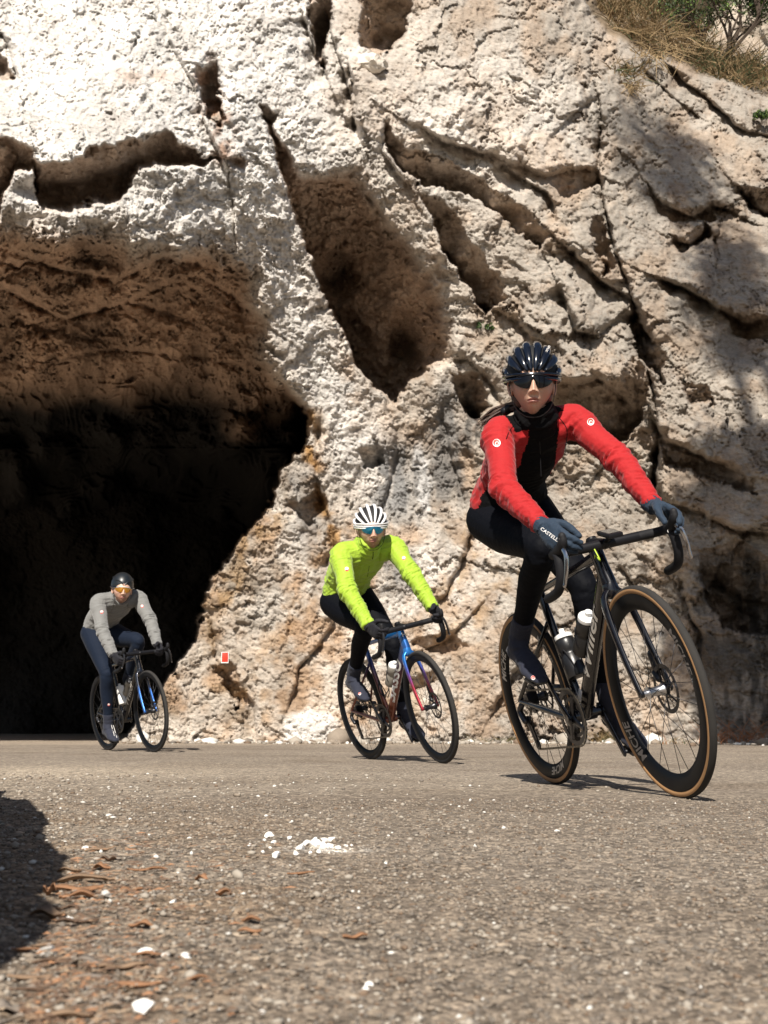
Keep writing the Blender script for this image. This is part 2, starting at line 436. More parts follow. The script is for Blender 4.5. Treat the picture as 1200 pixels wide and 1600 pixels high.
        under = np.where(s > 0, ov * 1.1 * np.clip(1 - d / 75.0, 0, 1), -ov * .7 * np.clip(1 - d / 95.0, 0, 1)) * end
        D[m] += notch + under * sstep(0, 3, d)
    # the ledge on the upper right and the pale rock behind it
    ey = np.interp(qx, [p[0] for p in EDGE], [p[1] for p in EDGE])
    up = (ey - py)
    Yedge = D
    ledge = np.clip(up, 0, None)
    kk = sstep(0, 4, up)
    Yl = Yedge + .2 + ledge * .022
    farw = 27 + .006 * ledge + .8 * fbm(uv * .8, 4, 71)
    back = sstep(1010, 1090, px + .3 * py - 10) * sstep(20, 90, up)
    Yl = np.minimum(Yl, 26.5) * (1 - back) + farw * back
    D = np.where(up > 0, D * (1 - kk) + Yl * kk, D)
    outer = sstep(0, 1, up / 30)
    # broken rock at several sizes
    P = np.stack([px + wx * 2.2, py + wy * 2.2], 1) / 125.0
    rot = np.array([[.86, -.5], [.5, .86]])
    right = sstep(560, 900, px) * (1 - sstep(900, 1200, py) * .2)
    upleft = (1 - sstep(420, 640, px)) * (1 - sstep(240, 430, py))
    low = sstep(600, 760, py) * (1 - right)
    f1, b1 = facets(P @ rot * np.array([.62, 1.0]), 101, .34, .12)
    f2, b2 = facets((P + .06 * np.stack([fbm(P * 5, 2, 21), fbm(P * 5 + 8, 2, 22)], 1)) @ rot.T * np.array([2.0, 3.0]), 111, .32, .16)
    f3, b3 = facets((P + .02 * np.stack([fbm(P * 16, 2, 23), fbm(P * 16 + 8, 2, 24)], 1)) * np.array([6.0, 9.0]), 121, .35, .28)
    r60 = np.array([[.5, -.866], [.866, .5]])
    f3b, b3b = facets((P + .03 * np.stack([fbm(P * 9, 2, 27), fbm(P * 9 + 8, 2, 28)], 1)) @ r60 * np.array([3.2, 11.0]), 151, .35, .28)
    el_ = sstep(-.2, .5, fbm(uv * .6 + 41, 2, 152)) * (.35 + .65 * np.clip(low + right, 0, 1))
    f3 = f3 * (1 - el_) + f3b * el_ * 1.15; b3 = b3 * (1 - el_) + b3b * el_
    f4, b4 = facets(P @ rot * np.array([17.0, 24.0]), 131, .4, .4)
    n1 = fbm(P * 1.3, 5, 81)
    n2 = fbm(P * np.array([5.0, 7.5]), 5, 87, gain=.6, ridged=True)
    n3 = fbm(P * 22, 3, 93, gain=.6)
    far_s = np.clip(D / 15.5, .8, 2.0)
    slab = right * (.45 + .55 * sstep(-.5, .3, fbm(uv * .55 + 9, 2, 78))) + .35 * sstep(.1, .6, fbm(uv * .8 + 2, 2, 79)) * (1 - right)
    slab = np.clip(slab, 0, 1) * (1 - .6 * upleft)
    rough = (1 - .5 * slab) * (.75 + .5 * sstep(-.4, .6, fbm(uv * .7 + 3, 2, 77)))
    f0, b0 = facets((P + .1 * np.stack([fbm(P * 2, 3, 25), fbm(P * 2 + 8, 3, 26)], 1)) @ rot * np.array([.42, .60]), 141, .45, .12)
    Dn = ((.42 * f0 * right + .24 * f1) * (1 - .5 * upleft) * (1 - .45 * low) + .12 * f2 * (1 - .35 * slab) + (.050 + .012 * upleft + .012 * low) * f3 * rough + (.019 + .010 * low + .008 * upleft) * f4 * rough
          + .055 * n1 - .022 * n2 * rough * (.8 + .4 * upleft) - .009 * n3 * rough)
    # a few creases where facets meet
    Dn = Dn + .05 * np.exp(-(b2 / .045) ** 2) * sstep(-.1, .5, n1) * (.35 + .65 * right) + .06 * np.exp(-(b1 / .03) ** 2) * sstep(-.3, .5, -n1) * right
    Dn = Dn + .016 * np.exp(-(b3 / .09) ** 2) * rough
    # thin scaly fracture lines running down to the right over the slabs
    sc = fbm(np.stack([P[:, 0] * 2.2 + P[:, 1] * 1.4, P[:, 1] * 9.0 - P[:, 0] * 4.5], 1) + 31, 4, 57, gain=.6)
    Dn = Dn + .030 * terrace(sc, 3.0, .85) * (.35 + .65 * slab) + .022 * np.exp(-np.abs(fbm(P * np.array([2.2, 3.4]) + 51, 4, 59)) / .035) * (.3 + .7 * right)
    # undulating sheets of rock on the cave roof
    rs = ((sd > -20) & (py < 700)).astype(float) * sstep(-20, 30, sd)
    sheet = fbm(np.stack([P[:, 0] * .8 + P[:, 1] * .9, P[:, 1] * 2.6 - P[:, 0] * .9], 1) + 4, 3, 55, ridged=True)
    Dn = Dn + (rs * .24 + ka * .16) * terrace(sheet, 2.5, .6) + ka * .12 * fbm(P * 2.4, 4, 58)
    Dn = Dn + .05 * right * np.exp(-b0 / .03) * sstep(-.6, .3, cw)
    D = D + Dn * far_s * (1 - .4 * outer)
    X = at_y(px, py, D)
    # the foot of the wall stands in the ground
    # ---- colour: weathered limestone, ochre and grey streaks, browner under overhangs with shade tone painted in
    def mixc(c, col, k): return c * (1 - k[:, None]) + np.array(col)[None] * k[:, None]
    v1 = sstep(-.8, .9, fbm(uv * 1.1 + 2, 4, 201)); v2 = sstep(-.3, .9, fbm(uv * 3.3 + 2, 4, 211)); v3 = sstep(.0, .8, fbm(uv * 7 + 2, 3, 221))
    c = np.tile(np.array([[.50, .44, .375]]), (len(px), 1))
    c = mixc(c, (.62, .575, .52), v1 * .8)
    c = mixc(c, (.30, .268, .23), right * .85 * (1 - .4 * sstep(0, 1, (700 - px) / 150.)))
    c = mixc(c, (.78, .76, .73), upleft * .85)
    mid = np.exp(-(((px - 720) / 190) ** 2 + ((py - 190) / 110) ** 2) ** 1.4) + np.exp(-(((px - 540) / 60) ** 2 + ((py - 640) / 90) ** 2) ** 1.2) * .8 + np.exp(-(((px - 700) / 90) ** 2 + ((py - 900) / 110) ** 2) ** 1.2) * .7
    c = mixc(c, (.72, .68, .63), np.clip(mid, 0, 1) * .65)
    c = mixc(c, (.37, .235, .135), v2 * (.34 + .45 * low) * (1 - upleft * .7))
    c = mixc(c, (.20, .15, .10), sstep(.2, .9, fbm(uv * 4.5 + 12, 4, 261)) * low * .5)
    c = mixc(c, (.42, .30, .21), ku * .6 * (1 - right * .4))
    c = mixc(c, (.26, .22, .185), v3 * .22 * (.4 + .6 * right))
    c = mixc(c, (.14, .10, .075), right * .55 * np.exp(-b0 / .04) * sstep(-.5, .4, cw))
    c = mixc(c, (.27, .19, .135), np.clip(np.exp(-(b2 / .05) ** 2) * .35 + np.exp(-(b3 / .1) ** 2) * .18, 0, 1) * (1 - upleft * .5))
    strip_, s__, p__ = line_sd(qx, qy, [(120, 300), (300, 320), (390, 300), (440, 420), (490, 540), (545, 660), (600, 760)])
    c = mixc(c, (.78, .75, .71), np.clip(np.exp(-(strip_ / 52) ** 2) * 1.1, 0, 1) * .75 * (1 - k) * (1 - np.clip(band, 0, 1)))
    # ochre seams
    def seam(pl, wd, col, amt):
        nonlocal c
        d, s, pos = line_sd(qx + 6 * cw, qy, pl)
        k_ = np.exp(-(d / wd) ** 2) * amt * sstep(-.5, .4, fbm(uv * 6, 3, 231))
        c = mixc(c, col, k_)
    seam([(485, 650), (480, 720), (500, 790), (515, 860)], 20, (.38, .21, .07), .9)
    seam([(430, 790), (400, 850), (350, 940)], 22, (.32, .2, .09), .7)
    seam([(500, 860), (470, 930), (430, 1000), (400, 1120)], 26, (.36, .22, .11), .55)
    seam([(330, 980), (340, 1060), (400, 1110)], 12, (.34, .22, .11), .7)
    seam([(740, 800), (730, 880), (690, 930)], 12, (.36, .24, .13), .7)
    seam([(640, 1120), (660, 1020), (740, 960), (800, 900)], 22, (.38, .25, .13), .5)
    seam([(310, 100), (325, 150), (338, 200), (345, 240)], 20, (.36, .2, .12), .8)
    seam([(190, 120), (260, 125)], 12, (.45, .28, .18), .5)
    seam([(545, 560), (560, 640), (575, 700)], 18, (.40, .27, .17), .5)
    seam([(760, 560), (745, 620), (730, 680)], 26, (.2, .13, .085), .7)
    seam([(700, 560), (650, 600)], 26, (.24, .16, .1), .6)
    # water streaks, grey-blue and black, one of white calcite; painted shadow at lower right
    def streak(x0, y0, x1, y1, col, amt, seed):
        nonlocal c
        cx_, hw_ = (x0 + x1) / 2, (x1 - x0) / 2
        kx = 1 - sstep(.6, 1.15, np.abs(qx + wx - cx_) / hw_)
        ky = sstep(y0 - 20, y0 + 25, qy) * (1 - sstep(y1 - 40, y1 + 20, qy))
        nn = fbm(np.stack([uv[:, 0] * 9, uv[:, 1] * 2.2], 1) + seed, 4, seed)
        c = mixc(c, col, kx * ky * amt * (.35 + .65 * sstep(-.7, .3, nn)))
    streak(588, 680, 660, 830, (.19, .19, .19), .85, 301)
    streak(590, 860, 650, 940, (.2, .2, .2), .7, 303)
    streak(672, 600, 740, 800, (.17, .165, .16), .85, 305)
    streak(722, 600, 745, 720, (.07, .065, .06), .8, 307)
    streak(652, 690, 682, 820, (.62, .61, .6), .8, 309)
    streak(440, 740, 500, 880, (.26, .25, .24), .6, 311)
    streak(860, 660, 905, 740, (.06, .06, .055), .75, 313)
    streak(1085, 860, 1160, 1160, (.05, .045, .04), .75, 315)  # tree shadow on the lower right wall, painted as near-black colour
    streak(1150, 860, 1215, 1160, (.05, .047, .043), .88, 317)  # right half of the same painted shadow
    streak(380, 900, 440, 1000, (.3, .28, .25), .5, 319)
    streak(120, 270, 190, 330, (.14, .12, .11), .6, 321)
    # overhung faces: brown rock, plus the warm tone of shade put into the colour
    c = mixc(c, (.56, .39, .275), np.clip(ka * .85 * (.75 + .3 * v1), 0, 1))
    c = mixc(c, (.12, .085, .06), ka * .6 * np.exp(-(((qx - 530) / 26) ** 2 + ((qy - 440) / 48) ** 2)))  # shade of the two alcove pockets, darkened into the colour here and below
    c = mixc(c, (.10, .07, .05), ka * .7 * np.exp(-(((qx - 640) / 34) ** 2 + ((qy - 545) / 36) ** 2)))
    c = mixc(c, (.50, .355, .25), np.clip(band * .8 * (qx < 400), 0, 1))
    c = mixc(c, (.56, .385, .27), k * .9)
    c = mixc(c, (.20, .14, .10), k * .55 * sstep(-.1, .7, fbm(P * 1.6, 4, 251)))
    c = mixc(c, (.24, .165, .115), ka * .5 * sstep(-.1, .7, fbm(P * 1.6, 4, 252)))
    c = mixc(c, (.016, .014, .012), sstep(16.5, 21, D) * k)            # darkness of the tunnel painted into the rock, growing with depth
    c = mixc(c, (.42, .36, .29), back * kk * .5)
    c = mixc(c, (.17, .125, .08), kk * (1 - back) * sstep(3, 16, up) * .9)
    # pale scar of fresh rock at the foot
    fs = poly_sd(qx, qy, [(430, 1170), (445, 1110), (480, 1090), (530, 1110), (550, 1170)])
    c = mixc(c, (.74, .71, .67), sstep(0, 14, fs) * .8)
    c = np.clip(c * (1 + .14 * fbm(uv * 2.5, 5, 241)[:, None]), .01, .85)
    ny, nx = sh
    idx = np.arange(ny * nx).reshape(sh)
    F = np.stack([idx[:-1, :-1], idx[1:, :-1], idx[1:, 1:], idx[:-1, 1:]], -1).reshape(-1, 4)
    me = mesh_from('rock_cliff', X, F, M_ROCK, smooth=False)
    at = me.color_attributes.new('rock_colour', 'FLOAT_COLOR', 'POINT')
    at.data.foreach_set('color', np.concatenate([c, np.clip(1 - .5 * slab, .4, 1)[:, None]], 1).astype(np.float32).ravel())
    o = link('rock_cliff', me)
    tag(o, 'pale fractured limestone cliff with a dark tunnel mouth and brown undercut hollows', 'cliff', kind='structure')
    return o, X.reshape(ny, nx, 3), xs, ys
CLIFF, CX, cxs, cys = build_cliff()
def cliff_point(px, py):
    i = int(np.searchsorted(cys, py)); j = int(np.searchsorted(cxs, px))
    i = min(max(i, 2), len(cys) - 3); j = min(max(j, 2), len(cxs) - 3)
    p = CX[i, j]
    n = np.cross(CX[i, j + 2] - CX[i, j - 2], CX[i - 2, j] - CX[i + 2, j]); n = n / (np.linalg.norm(n) + 1e-9)
    if n[1] > 0: n = -n
    return Vector(p), Vector(n)

# ================================================================ the road
def ground_mat():
    m, n, l, b = new_mat('worn_asphalt')
    b.inputs['Roughness'].default_value = .95
    b.inputs['Specular IOR Level'].default_value = .15
    at = node(n, 'ShaderNodeAttribute', attribute_name='ground_colour')
    tc = node(n, 'ShaderNodeTexCoord')
    v1 = node(n, 'ShaderNodeTexVoronoi', Scale=115.0, Randomness=1.0)
    v2 = node(n, 'ShaderNodeTexVoronoi', Scale=52.0, Randomness=1.0)
    ns = node(n, 'ShaderNodeTexNoise', Scale=26.0, Detail=8.0, Roughness=.7)
    for t in (v1, v2, ns): l.new(tc.outputs['Object'], t.inputs['Vector'])
    sep = node(n, 'ShaderNodeSeparateColor'); l.new(v1.outputs['Color'], sep.inputs[0])
    sep2 = node(n, 'ShaderNodeSeparateColor'); l.new(v2.outputs['Color'], sep2.inputs[0])
    r1 = node(n, 'ShaderNodeValToRGB')
    r1.color_ramp.elements[0].position = 0; r1.color_ramp.elements[0].color = (.48, .47, .46, 1)
    r1.color_ramp.elements[1].position = 1; r1.color_ramp.elements[1].color = (1.65, 1.6, 1.52, 1)
    e = r1.color_ramp.elements.new(.6); e.color = (1.0, .98, .95, 1)
    l.new(sep.outputs[0], r1.inputs[0])
    r2 = node(n, 'ShaderNodeValToRGB')
    r2.color_ramp.elements[0].color = (.7, .68, .66, 1); r2.color_ramp.elements[1].color = (1.3, 1.27, 1.2, 1)
    l.new(sep2.outputs[1], r2.inputs[0])
    m1 = node(n, 'ShaderNodeMix', data_type='RGBA', blend_type='MULTIPLY'); m1.inputs[0].default_value = 1
    l.new(r1.outputs[0], m1.inputs[6]); l.new(r2.outputs[0], m1.inputs[7])
    m2 = node(n, 'ShaderNodeMix', data_type='RGBA', blend_type='MULTIPLY'); m2.inputs[0].default_value = 1
    l.new(at.outputs['Color'], m2.inputs[6]); l.new(m1.outputs[2], m2.inputs[7])
    mr = node(n, 'ShaderNodeMapRange'); mr.inputs[1].default_value = .35; mr.inputs[2].default_value = .65; mr.inputs[3].default_value = .82; mr.inputs[4].default_value = 1.15
    l.new(ns.outputs[0], mr.inputs[0])
    vm = node(n, 'ShaderNodeVectorMath', operation='SCALE'); l.new(m2.outputs[2], vm.inputs[0]); l.new(mr.outputs[0], vm.inputs['Scale'])
    l.new(vm.outputs[0], b.inputs['Base Color'])
    inv = node(n, 'ShaderNodeMath', operation='SUBTRACT'); inv.inputs[0].default_value = 1; l.new(v1.outputs['Distance'], inv.inputs[1])
    bp = node(n, 'ShaderNodeBump', Strength=.8, Distance=.004); l.new(inv.outputs[0], bp.inputs['Height'])
    bp2 = node(n, 'ShaderNodeBump', Strength=.6, Distance=.012); l.new(ns.outputs[0], bp2.inputs['Height']); l.new(bp.outputs[0], bp2.inputs['Normal'])
    l.new(bp2.outputs[0], b.inputs['Normal'])
    return m
M_ROAD = ground_mat()
def ground_h(x, y):
    P = np.stack([x, y], -1).reshape(-1, 2).astype(np.float32)
    near = 1 - sstep(3.0, 7.0, P[:, 1])
    h = .0035 * fbm(P * 2.0, 3, 401) * (.3 + .7 * near)
    verge = 1 - sstep(-.15, .35, P[:, 0] + .12 * P[:, 1] + .15 * fbm(P * 1.5, 2, 402))
    h = h + near * verge * .004 * fbm(P * 9, 3, 403)
    return h.reshape(np.shape(x))
def axis(start, end, c, s0, g):
    out = [c]; v = c
    while v < end: v += s0 + g * (v - c); out.append(v)
    v = c
    while v > start: v -= s0 + g * (c - v); out.insert(0, v)
    return np.array(out)
def build_ground():
    xs = axis(-60, 60, 0.0, .0032, .0125); ys = axis(-40, 90, .95, .0045, .0125)
    Xg, Yg = np.meshgrid(xs, ys)
    x, y = Xg.ravel(), Yg.ravel()
    P = np.stack([x, y], 1).astype(np.float32)
    near = 1 - sstep(2.2, 5.0, y)
    z = ground_h(x, y)
    f, b_ = facets(P * 130, 411, .3, 1.0)
    f2, b2 = facets(P * 60, 412, .3, 1.0)
    verge = 1 - sstep(-.15, .35, x + .12 * y + .15 * fbm(P * 1.5, 2, 402))
    z = z + near * (.0009 * f + .0009 * f2 * (1 + verge) - .0012 * np.exp(-(b_ / .25) ** 2))
    def mixc(c, col, k): return c * (1 - k[:, None]) + np.array(col)[None] * k[:, None]
    n1 = sstep(-.9, .9, fbm(P * np.array([.5, 1.3], np.float32), 4, 421)); n2 = sstep(-.2, .9, fbm(P * 2.5, 4, 425))
    c = np.tile(np.array([[.222, .194, .168]]), (len(x), 1))
    c = mixc(c, (.285, .253, .218), n1 * .6)
    c = mixc(c, (.165, .135, .108), n2 * .4)
    # darker worn band where the road bends
    bandy = np.exp(-((y - 3.4 - .25 * fbm(P * .8, 2, 433)) / .55) ** 2) * sstep(-1, .2, x)
    c = mixc(c, (.13, .105, .085), bandy * .35)
    # pale silt along the inside of the bend
    silt = np.exp(-(((x + 2.0) / 1.3) ** 2 + ((y - 6.0) / .9) ** 2))
    c = mixc(c, (.42, .37, .31), silt * .8)
    c = mixc(c, (.21, .155, .11), verge * near * .55 * sstep(-.6, .6, fbm(P * 5, 3, 441)))
    ck = np.exp(-np.abs(fbm(P * np.array([.9, 1.6], np.float32) + 5, 5, 461, gain=.6)) / .012) * sstep(2.0, 3.5, y)
    c = mixc(c, (.085, .07, .06), ck * .55)
    # white stone dust where rubble was crushed
    g = on_ground(500, 1327)
    dust = np.exp(-(((x - g[0] - .01) / .075) ** 2 + ((y - g[1]) / .05) ** 2) ** 1.2) * sstep(-.5, .3, fbm(P * 40, 3, 451))
    c = mixc(c, (.75, .74, .72), np.clip(dust * 1.3, 0, 1))
    foot = sstep(13.6, 15.0, y)
    c = mixc(c, (.33, .285, .24), foot * .7)
    idx = np.arange(len(x)).reshape(Xg.shape)
    F = np.stack([idx[:-1, :-1], idx[:-1, 1:], idx[1:, 1:], idx[1:, :-1]], -1).reshape(-1, 4)
    me = mesh_from('road', np.stack([x, y, z], 1), F, M_ROAD, smooth=True)
    at = me.color_attributes.new('ground_colour', 'FLOAT_COLOR', 'POINT')
    at.data.foreach_set('color', np.concatenate([c, np.ones((len(c), 1))], 1).astype(np.float32).ravel())
    o = link('road', me)
    tag(o, 'rough worn asphalt road with a dusty gravel verge', 'road', kind='structure')
build_ground()
# ================================================================ modelling tools
def frame_along(pts):
    pts = np.asarray(pts, float); n = len(pts)
    T = np.gradient(pts, axis=0); T /= np.linalg.norm(T, axis=1)[:, None] + 1e-12
    ref = np.array([0, 0, 1.]) if abs(T[0][2]) < .9 else np.array([0, 1., 0])
    u = np.cross(T[0], ref); u /= np.linalg.norm(u)
    U = [u]
    for i in range(1, n):
        u = U[-1] - T[i] * (U[-1] @ T[i]); u /= np.linalg.norm(u) + 1e-12; U.append(u)
    U = np.array(U); V = np.cross(T, U)
    return T, U, V
class MB:
    """collects shapes into one mesh"""
    def __init__(s): s.V = []; s.F = []; s.n = 0; s.mi = []
    def add(s, V, F, mi=0):
        V = np.asarray(V, float)
        s.V.append(V); s.F += [tuple(i + s.n for i in f) for f in F]; s.mi += [mi] * len(F); s.n += len(V); return s
    def tube(s, pts, rad, seg=12, cap=True, ell=None, up=None, mi=0, closed=False, rnd=False):
        """sweep; rad scalar / list; ell=(a,b) multipliers along U,V; up fixes U direction"""
        pts = np.asarray(pts, float); n = len(pts)
        rad = np.broadcast_to(np.asarray(rad, float), (n,)) if np.ndim(rad) < 2 else np.asarray(rad, float)
        if closed:
            ext = np.concatenate([pts[-1:], pts, pts[:1]]); T = (ext[2:] - ext[:-2]); T /= np.linalg.norm(T, axis=1)[:, None]
        else:
            T, U, V = frame_along(pts)
        if closed or up is not None:
            upv = np.broadcast_to(np.asarray(up if up is not None else (0, 1, 0), float), (n, 3))
            V = np.cross(T, upv); V /= np.linalg.norm(V, axis=1)[:, None] + 1e-12; U = np.cross(V, T)
        if rad.ndim == 1: ra = rad; rb = rad
        else: ra = rad[:, 0]; rb = rad[:, 1]
        if ell is not None: ra = ra * ell[0]; rb = rb * ell[1]
        if rnd and not closed:   # rounded ends
            a0 = [(math.sin(t), math.cos(t)) for t in (.35, .8, 1.2)]
            P0 = [(pts[0] - T[0] * rb[0] * c, ra[0] * s_, rb[0] * s_) for s_, c in a0]
            P1 = [(pts[-1] + T[-1] * rb[-1] * c, ra[-1] * s_, rb[-1] * s_) for s_, c in a0[::-1]]
            pts = np.array([p[0] for p in P0] + list(pts) + [p[0] for p in P1])
            ra = np.array([p[1] for p in P0] + list(ra) + [p[1] for p in P1]); rb = np.array([p[2] for p in P0] + list(rb) + [p[2] for p in P1])
            U = np.concatenate([np.repeat(U[:1], 3, 0), U, np.repeat(U[-1:], 3, 0)]); V = np.concatenate([np.repeat(V[:1], 3, 0), V, np.repeat(V[-1:], 3, 0)])
            n = len(pts)
        a = np.linspace(0, 2 * np.pi, seg, endpoint=False)
        ring = pts[:, None] + ra[:, None, None] * np.cos(a)[None, :, None] * U[:, None] + rb[:, None, None] * np.sin(a)[None, :, None] * V[:, None]
        F = []
        m = n if closed else n - 1
        for i in range(m):
            j = (i + 1) % n
            for k in range(seg):
                k2 = (k + 1) % seg
                F.append((i * seg + k, i * seg + k2, j * seg + k2, j * seg + k))
        if cap and not closed:
            F.append(tuple(range(seg))[::-1]); F.append(tuple((n - 1) * seg + k for k in range(seg)))
        return s.add(ring.reshape(-1, 3), F, mi)
    def box(s, c, size, rot=None, mi=0, bev=0.0):
        h = np.array(size, float) / 2; b = min(bev, *(h * .9)) if bev else 0
        V = []; c = np.array(c, float)
        if not b:
            V = np.array([[x, y, z] for x in (-1, 1) for y in (-1, 1) for z in (-1, 1)]) * h
            F = [(0, 1, 3, 2), (4, 6, 7, 5), (0, 4, 5, 1), (2, 3, 7, 6), (0, 2, 6, 4), (1, 5, 7, 3)]
        else:
            bm = bmesh.new(); bmesh.ops.create_cube(bm, size=1)
            for v in bm.verts: v.co = Vector([v.co[i] * size[i] for i in range(3)])
            bmesh.ops.bevel(bm, geom=bm.edges[:], offset=b, segments=2, profile=.6, affect='EDGES')
            V = np.array([v.co[:] for v in bm.verts]); F = [[v.index for v in f.verts] for f in bm.faces]; bm.free()
        if rot is not None: V = V @ np.array(rot).T
        return s.add(V + c, F, mi)
    def ellipsoid(s, c, r, rot=None, seg=16, mi=0):
        bm = bmesh.new(); bmesh.ops.create_uvsphere(bm, u_segments=seg, v_segments=max(6, seg // 2), radius=1)
        V = np.array([v.co[:] for v in bm.verts]) * np.array(r); F = [[v.index for v in f.verts] for f in bm.faces]; bm.free()
        if rot is not None: V = V @ np.array(rot).T
        return s.add(V + np.array(c), F, mi)
    def disc_y(s, c, r, y0, y1, seg=32, mi=0):
        return s.tube([(c[0], y0, c[2]), (c[0], y1, c[2])], r, seg=seg, mi=mi)
    def mesh(s, name, mats, smooth=True):
        V = np.concatenate(s.V)
        me = mesh_from(name, V, s.F, smooth=smooth, mats=mats if isinstance(mats, (list, tuple)) else [mats], mi=s.mi)
        return me
    def build(s, name, mats, parent=None, smooth=True, xf=None):
        if xf is not None: s.V = [xf(v) for v in s.V]
        me = s.mesh(name, mats, smooth)
        if smooth:
            try: me.set_sharp_from_angle(angle=R(38))
            except Exception: pass
        return link(name, me, parent)
def spline(pts, n=8):
    """Catmull-Rom through points"""
    P = np.asarray(pts, float); P = np.concatenate([2 * P[:1] - P[1:2], P, 2 * P[-1:] - P[-2:-1]])
    out = []
    for i in range(1, len(P) - 2):
        t = np.linspace(0, 1, n, endpoint=False)[:, None]
        a, b, c, d = P[i - 1], P[i], P[i + 1], P[i + 2]
        out.append(.5 * ((2 * b) + (-a + c) * t + (2 * a - 5 * b + 4 * c - d) * t ** 2 + (-a + 3 * b - 3 * c + d) * t ** 3))
    return np.concatenate(out + [P[-2:-1]])
def rotm(ax, a):
    return np.array(Matrix.Rotation(a, 3, Vector(ax)))
_tcache = {}
def text_geo(s, shear=0.0, bold=0.0, extrude=0.0):
    """outline text as flat triangles, height about 1, from its left edge"""
    key = (s, shear, bold)
    if key in _tcache: return _tcache[key]
    cu = bpy.data.curves.new('lettering', 'FONT'); cu.body = s; cu.shear = shear; cu.offset = bold; cu.size = 1.0; cu.resolution_u = 3
    o = bpy.data.objects.new('lettering', cu); COL.objects.link(o)
    dg = bpy.context.evaluated_depsgraph_get()
    me = bpy.data.meshes.new_from_object(o.evaluated_get(dg))
    bm = bmesh.new(); bm.from_mesh(me); bmesh.ops.triangulate(bm, faces=bm.faces[:])
    for it in range(2):
        es = [e for e in bm.edges if e.calc_length() > .25]
        if es: bmesh.ops.subdivide_edges(bm, edges=es, cuts=1)
        bmesh.ops.triangulate(bm, faces=[f for f in bm.faces if len(f.verts) > 3])
    V = np.array([v.co[:] for v in bm.verts]); F = [[v.index for v in f.verts] for f in bm.faces]
    bm.free(); bpy.data.objects.remove(o); bpy.data.curves.remove(cu); bpy.data.meshes.remove(me)
    _tcache[key] = (V, F)
    return V, F
def letters(name, s, size, fn, mat, parent, shear=0., bold=0., stretch=1., center=True):
    V, F = text_geo(s, shear, bold)
    u = V[:, 0] * size * stretch; v = V[:, 1] * size
    if center: u = u - (u.min() + u.max()) / 2; v = v - (v.min() + v.max()) / 2
    P = np.array([fn(a, b) for a, b in zip(u, v)])
    me = mesh_from(name, P, F, mat, smooth=False)
    return link(name, me, parent)
def remeshed(mb, voxel, smooth=3, fac=.5):
    """fuse overlapping shapes into one continuous surface; returns vertices, quads"""
    me = mb.mesh('tmp', [], True)
    o = bpy.data.objects.new('tmp', me); COL.objects.link(o)
    m = o.modifiers.new('r', 'REMESH'); m.mode = 'VOXEL'; m.voxel_size = voxel; m.adaptivity = 0
    m2 = o.modifiers.new('s', 'SMOOTH'); m2.factor = fac; m2.iterations = smooth
    dg = bpy.context.evaluated_depsgraph_get()
    r = bpy.data.meshes.new_from_object(o.evaluated_get(dg))
    V = np.empty(len(r.vertices) * 3, np.float32); r.vertices.foreach_get('co', V); V = V.reshape(-1, 3).astype(float)
    F = np.empty(len(r.loops), np.int32); r.loops.foreach_get('vertex_index', F); F = F.reshape(-1, 4)
    N = np.empty(len(r.vertices) * 3, np.float32); r.vertices.foreach_get('normal', N); N = N.reshape(-1, 3).astype(float)
    bpy.data.objects.remove(o); bpy.data.meshes.remove(me); bpy.data.meshes.remove(r)
    return V, F, N
def bike_matrix(X, Y, yaw, lean):
    f = Vector((math.sin(yaw), -math.cos(yaw), 0)); u = Vector((0, 0, 1)); l = u.cross(f)
    M = Matrix(((f.x, l.x, u.x), (f.y, l.y, u.y), (f.z, l.z, u.z))) @ Matrix.Rotation(lean, 3, 'X')
    M = M.to_4x4(); M.translation = (X, Y, 0)
    return M
# ================================================================ materials for bicycles
M_TYRE = simple('tyre_rubber', (.014, .014, .015), .7, spec=.3, bump=.5, bscale=500, var=.2)
M_TREAD = simple('tyre_tread_dusty', (.034, .032, .030), .85, spec=.2, bump=.6, bscale=900, var=.3)
M_TAN = simple('tan_sidewall', (.40, .225, .10), .7, bump=.2, bscale=500, var=.12)
M_RIM = simple('carbon_rim', (.004, .005, .007), .42, spec=.12, coat=.05, coatrough=.08, var=.2)
M_BLACK = simple('black_paint', (.004, .004, .006), .25, spec=.3, coat=.8, coatrough=.03)
M_SATIN = simple('satin_black', (.007, .007, .009), .42, spec=.3, bump=.15, bscale=300)
M_TAPE = simple('bar_tape', (.008, .008, .010), .7, spec=.3, bump=.8, bscale=350)
M_HOOD = simple('hood_rubber', (.011, .011, .013), .65, spec=.3, bump=.4, bscale=400)
M_STEEL = simple('polished_steel', (.62, .62, .64), .22, metal=1)
M_SILVER = simple('silver_alloy', (.72, .72, .74), .3, metal=1)
M_DARKMETAL = simple('dark_metal', (.06, .06, .065), .35, metal=.8)
M_CHAIN = simple('oily_chain', (.18, .165, .14), .4, metal=.9)
M_SPOKE = simple('black_spoke', (.03, .03, .033), .35, metal=.5)
M_LET = simple('pale_lettering', (.50, .47, .42), .5)
M_LETG = simple('grey_lettering', (.28, .26, .24), .5)
M_WHITE = simple('white_print', (.78, .78, .77), .45)
M_RED = simple('red_print', (.62, .03, .025), .45)
M_GREEN = simple('green_accent', (.45, .62, .05), .4)
M_SCREEN = simple('screen_glass', (.02, .022, .022), .08, coat=1)
M_BOTTLE = simple('black_bottle', (.012, .012, .013), .35)
M_BOTTLE_CLEAR = simple('smoky_bottle', (.20, .185, .16), .25)
M_CAPW = simple('white_cap', (.75, .75, .74), .35)
M_BLUE = simple('blue_paint', (.02, .16, .55), .2, metal=.35, coat=1)

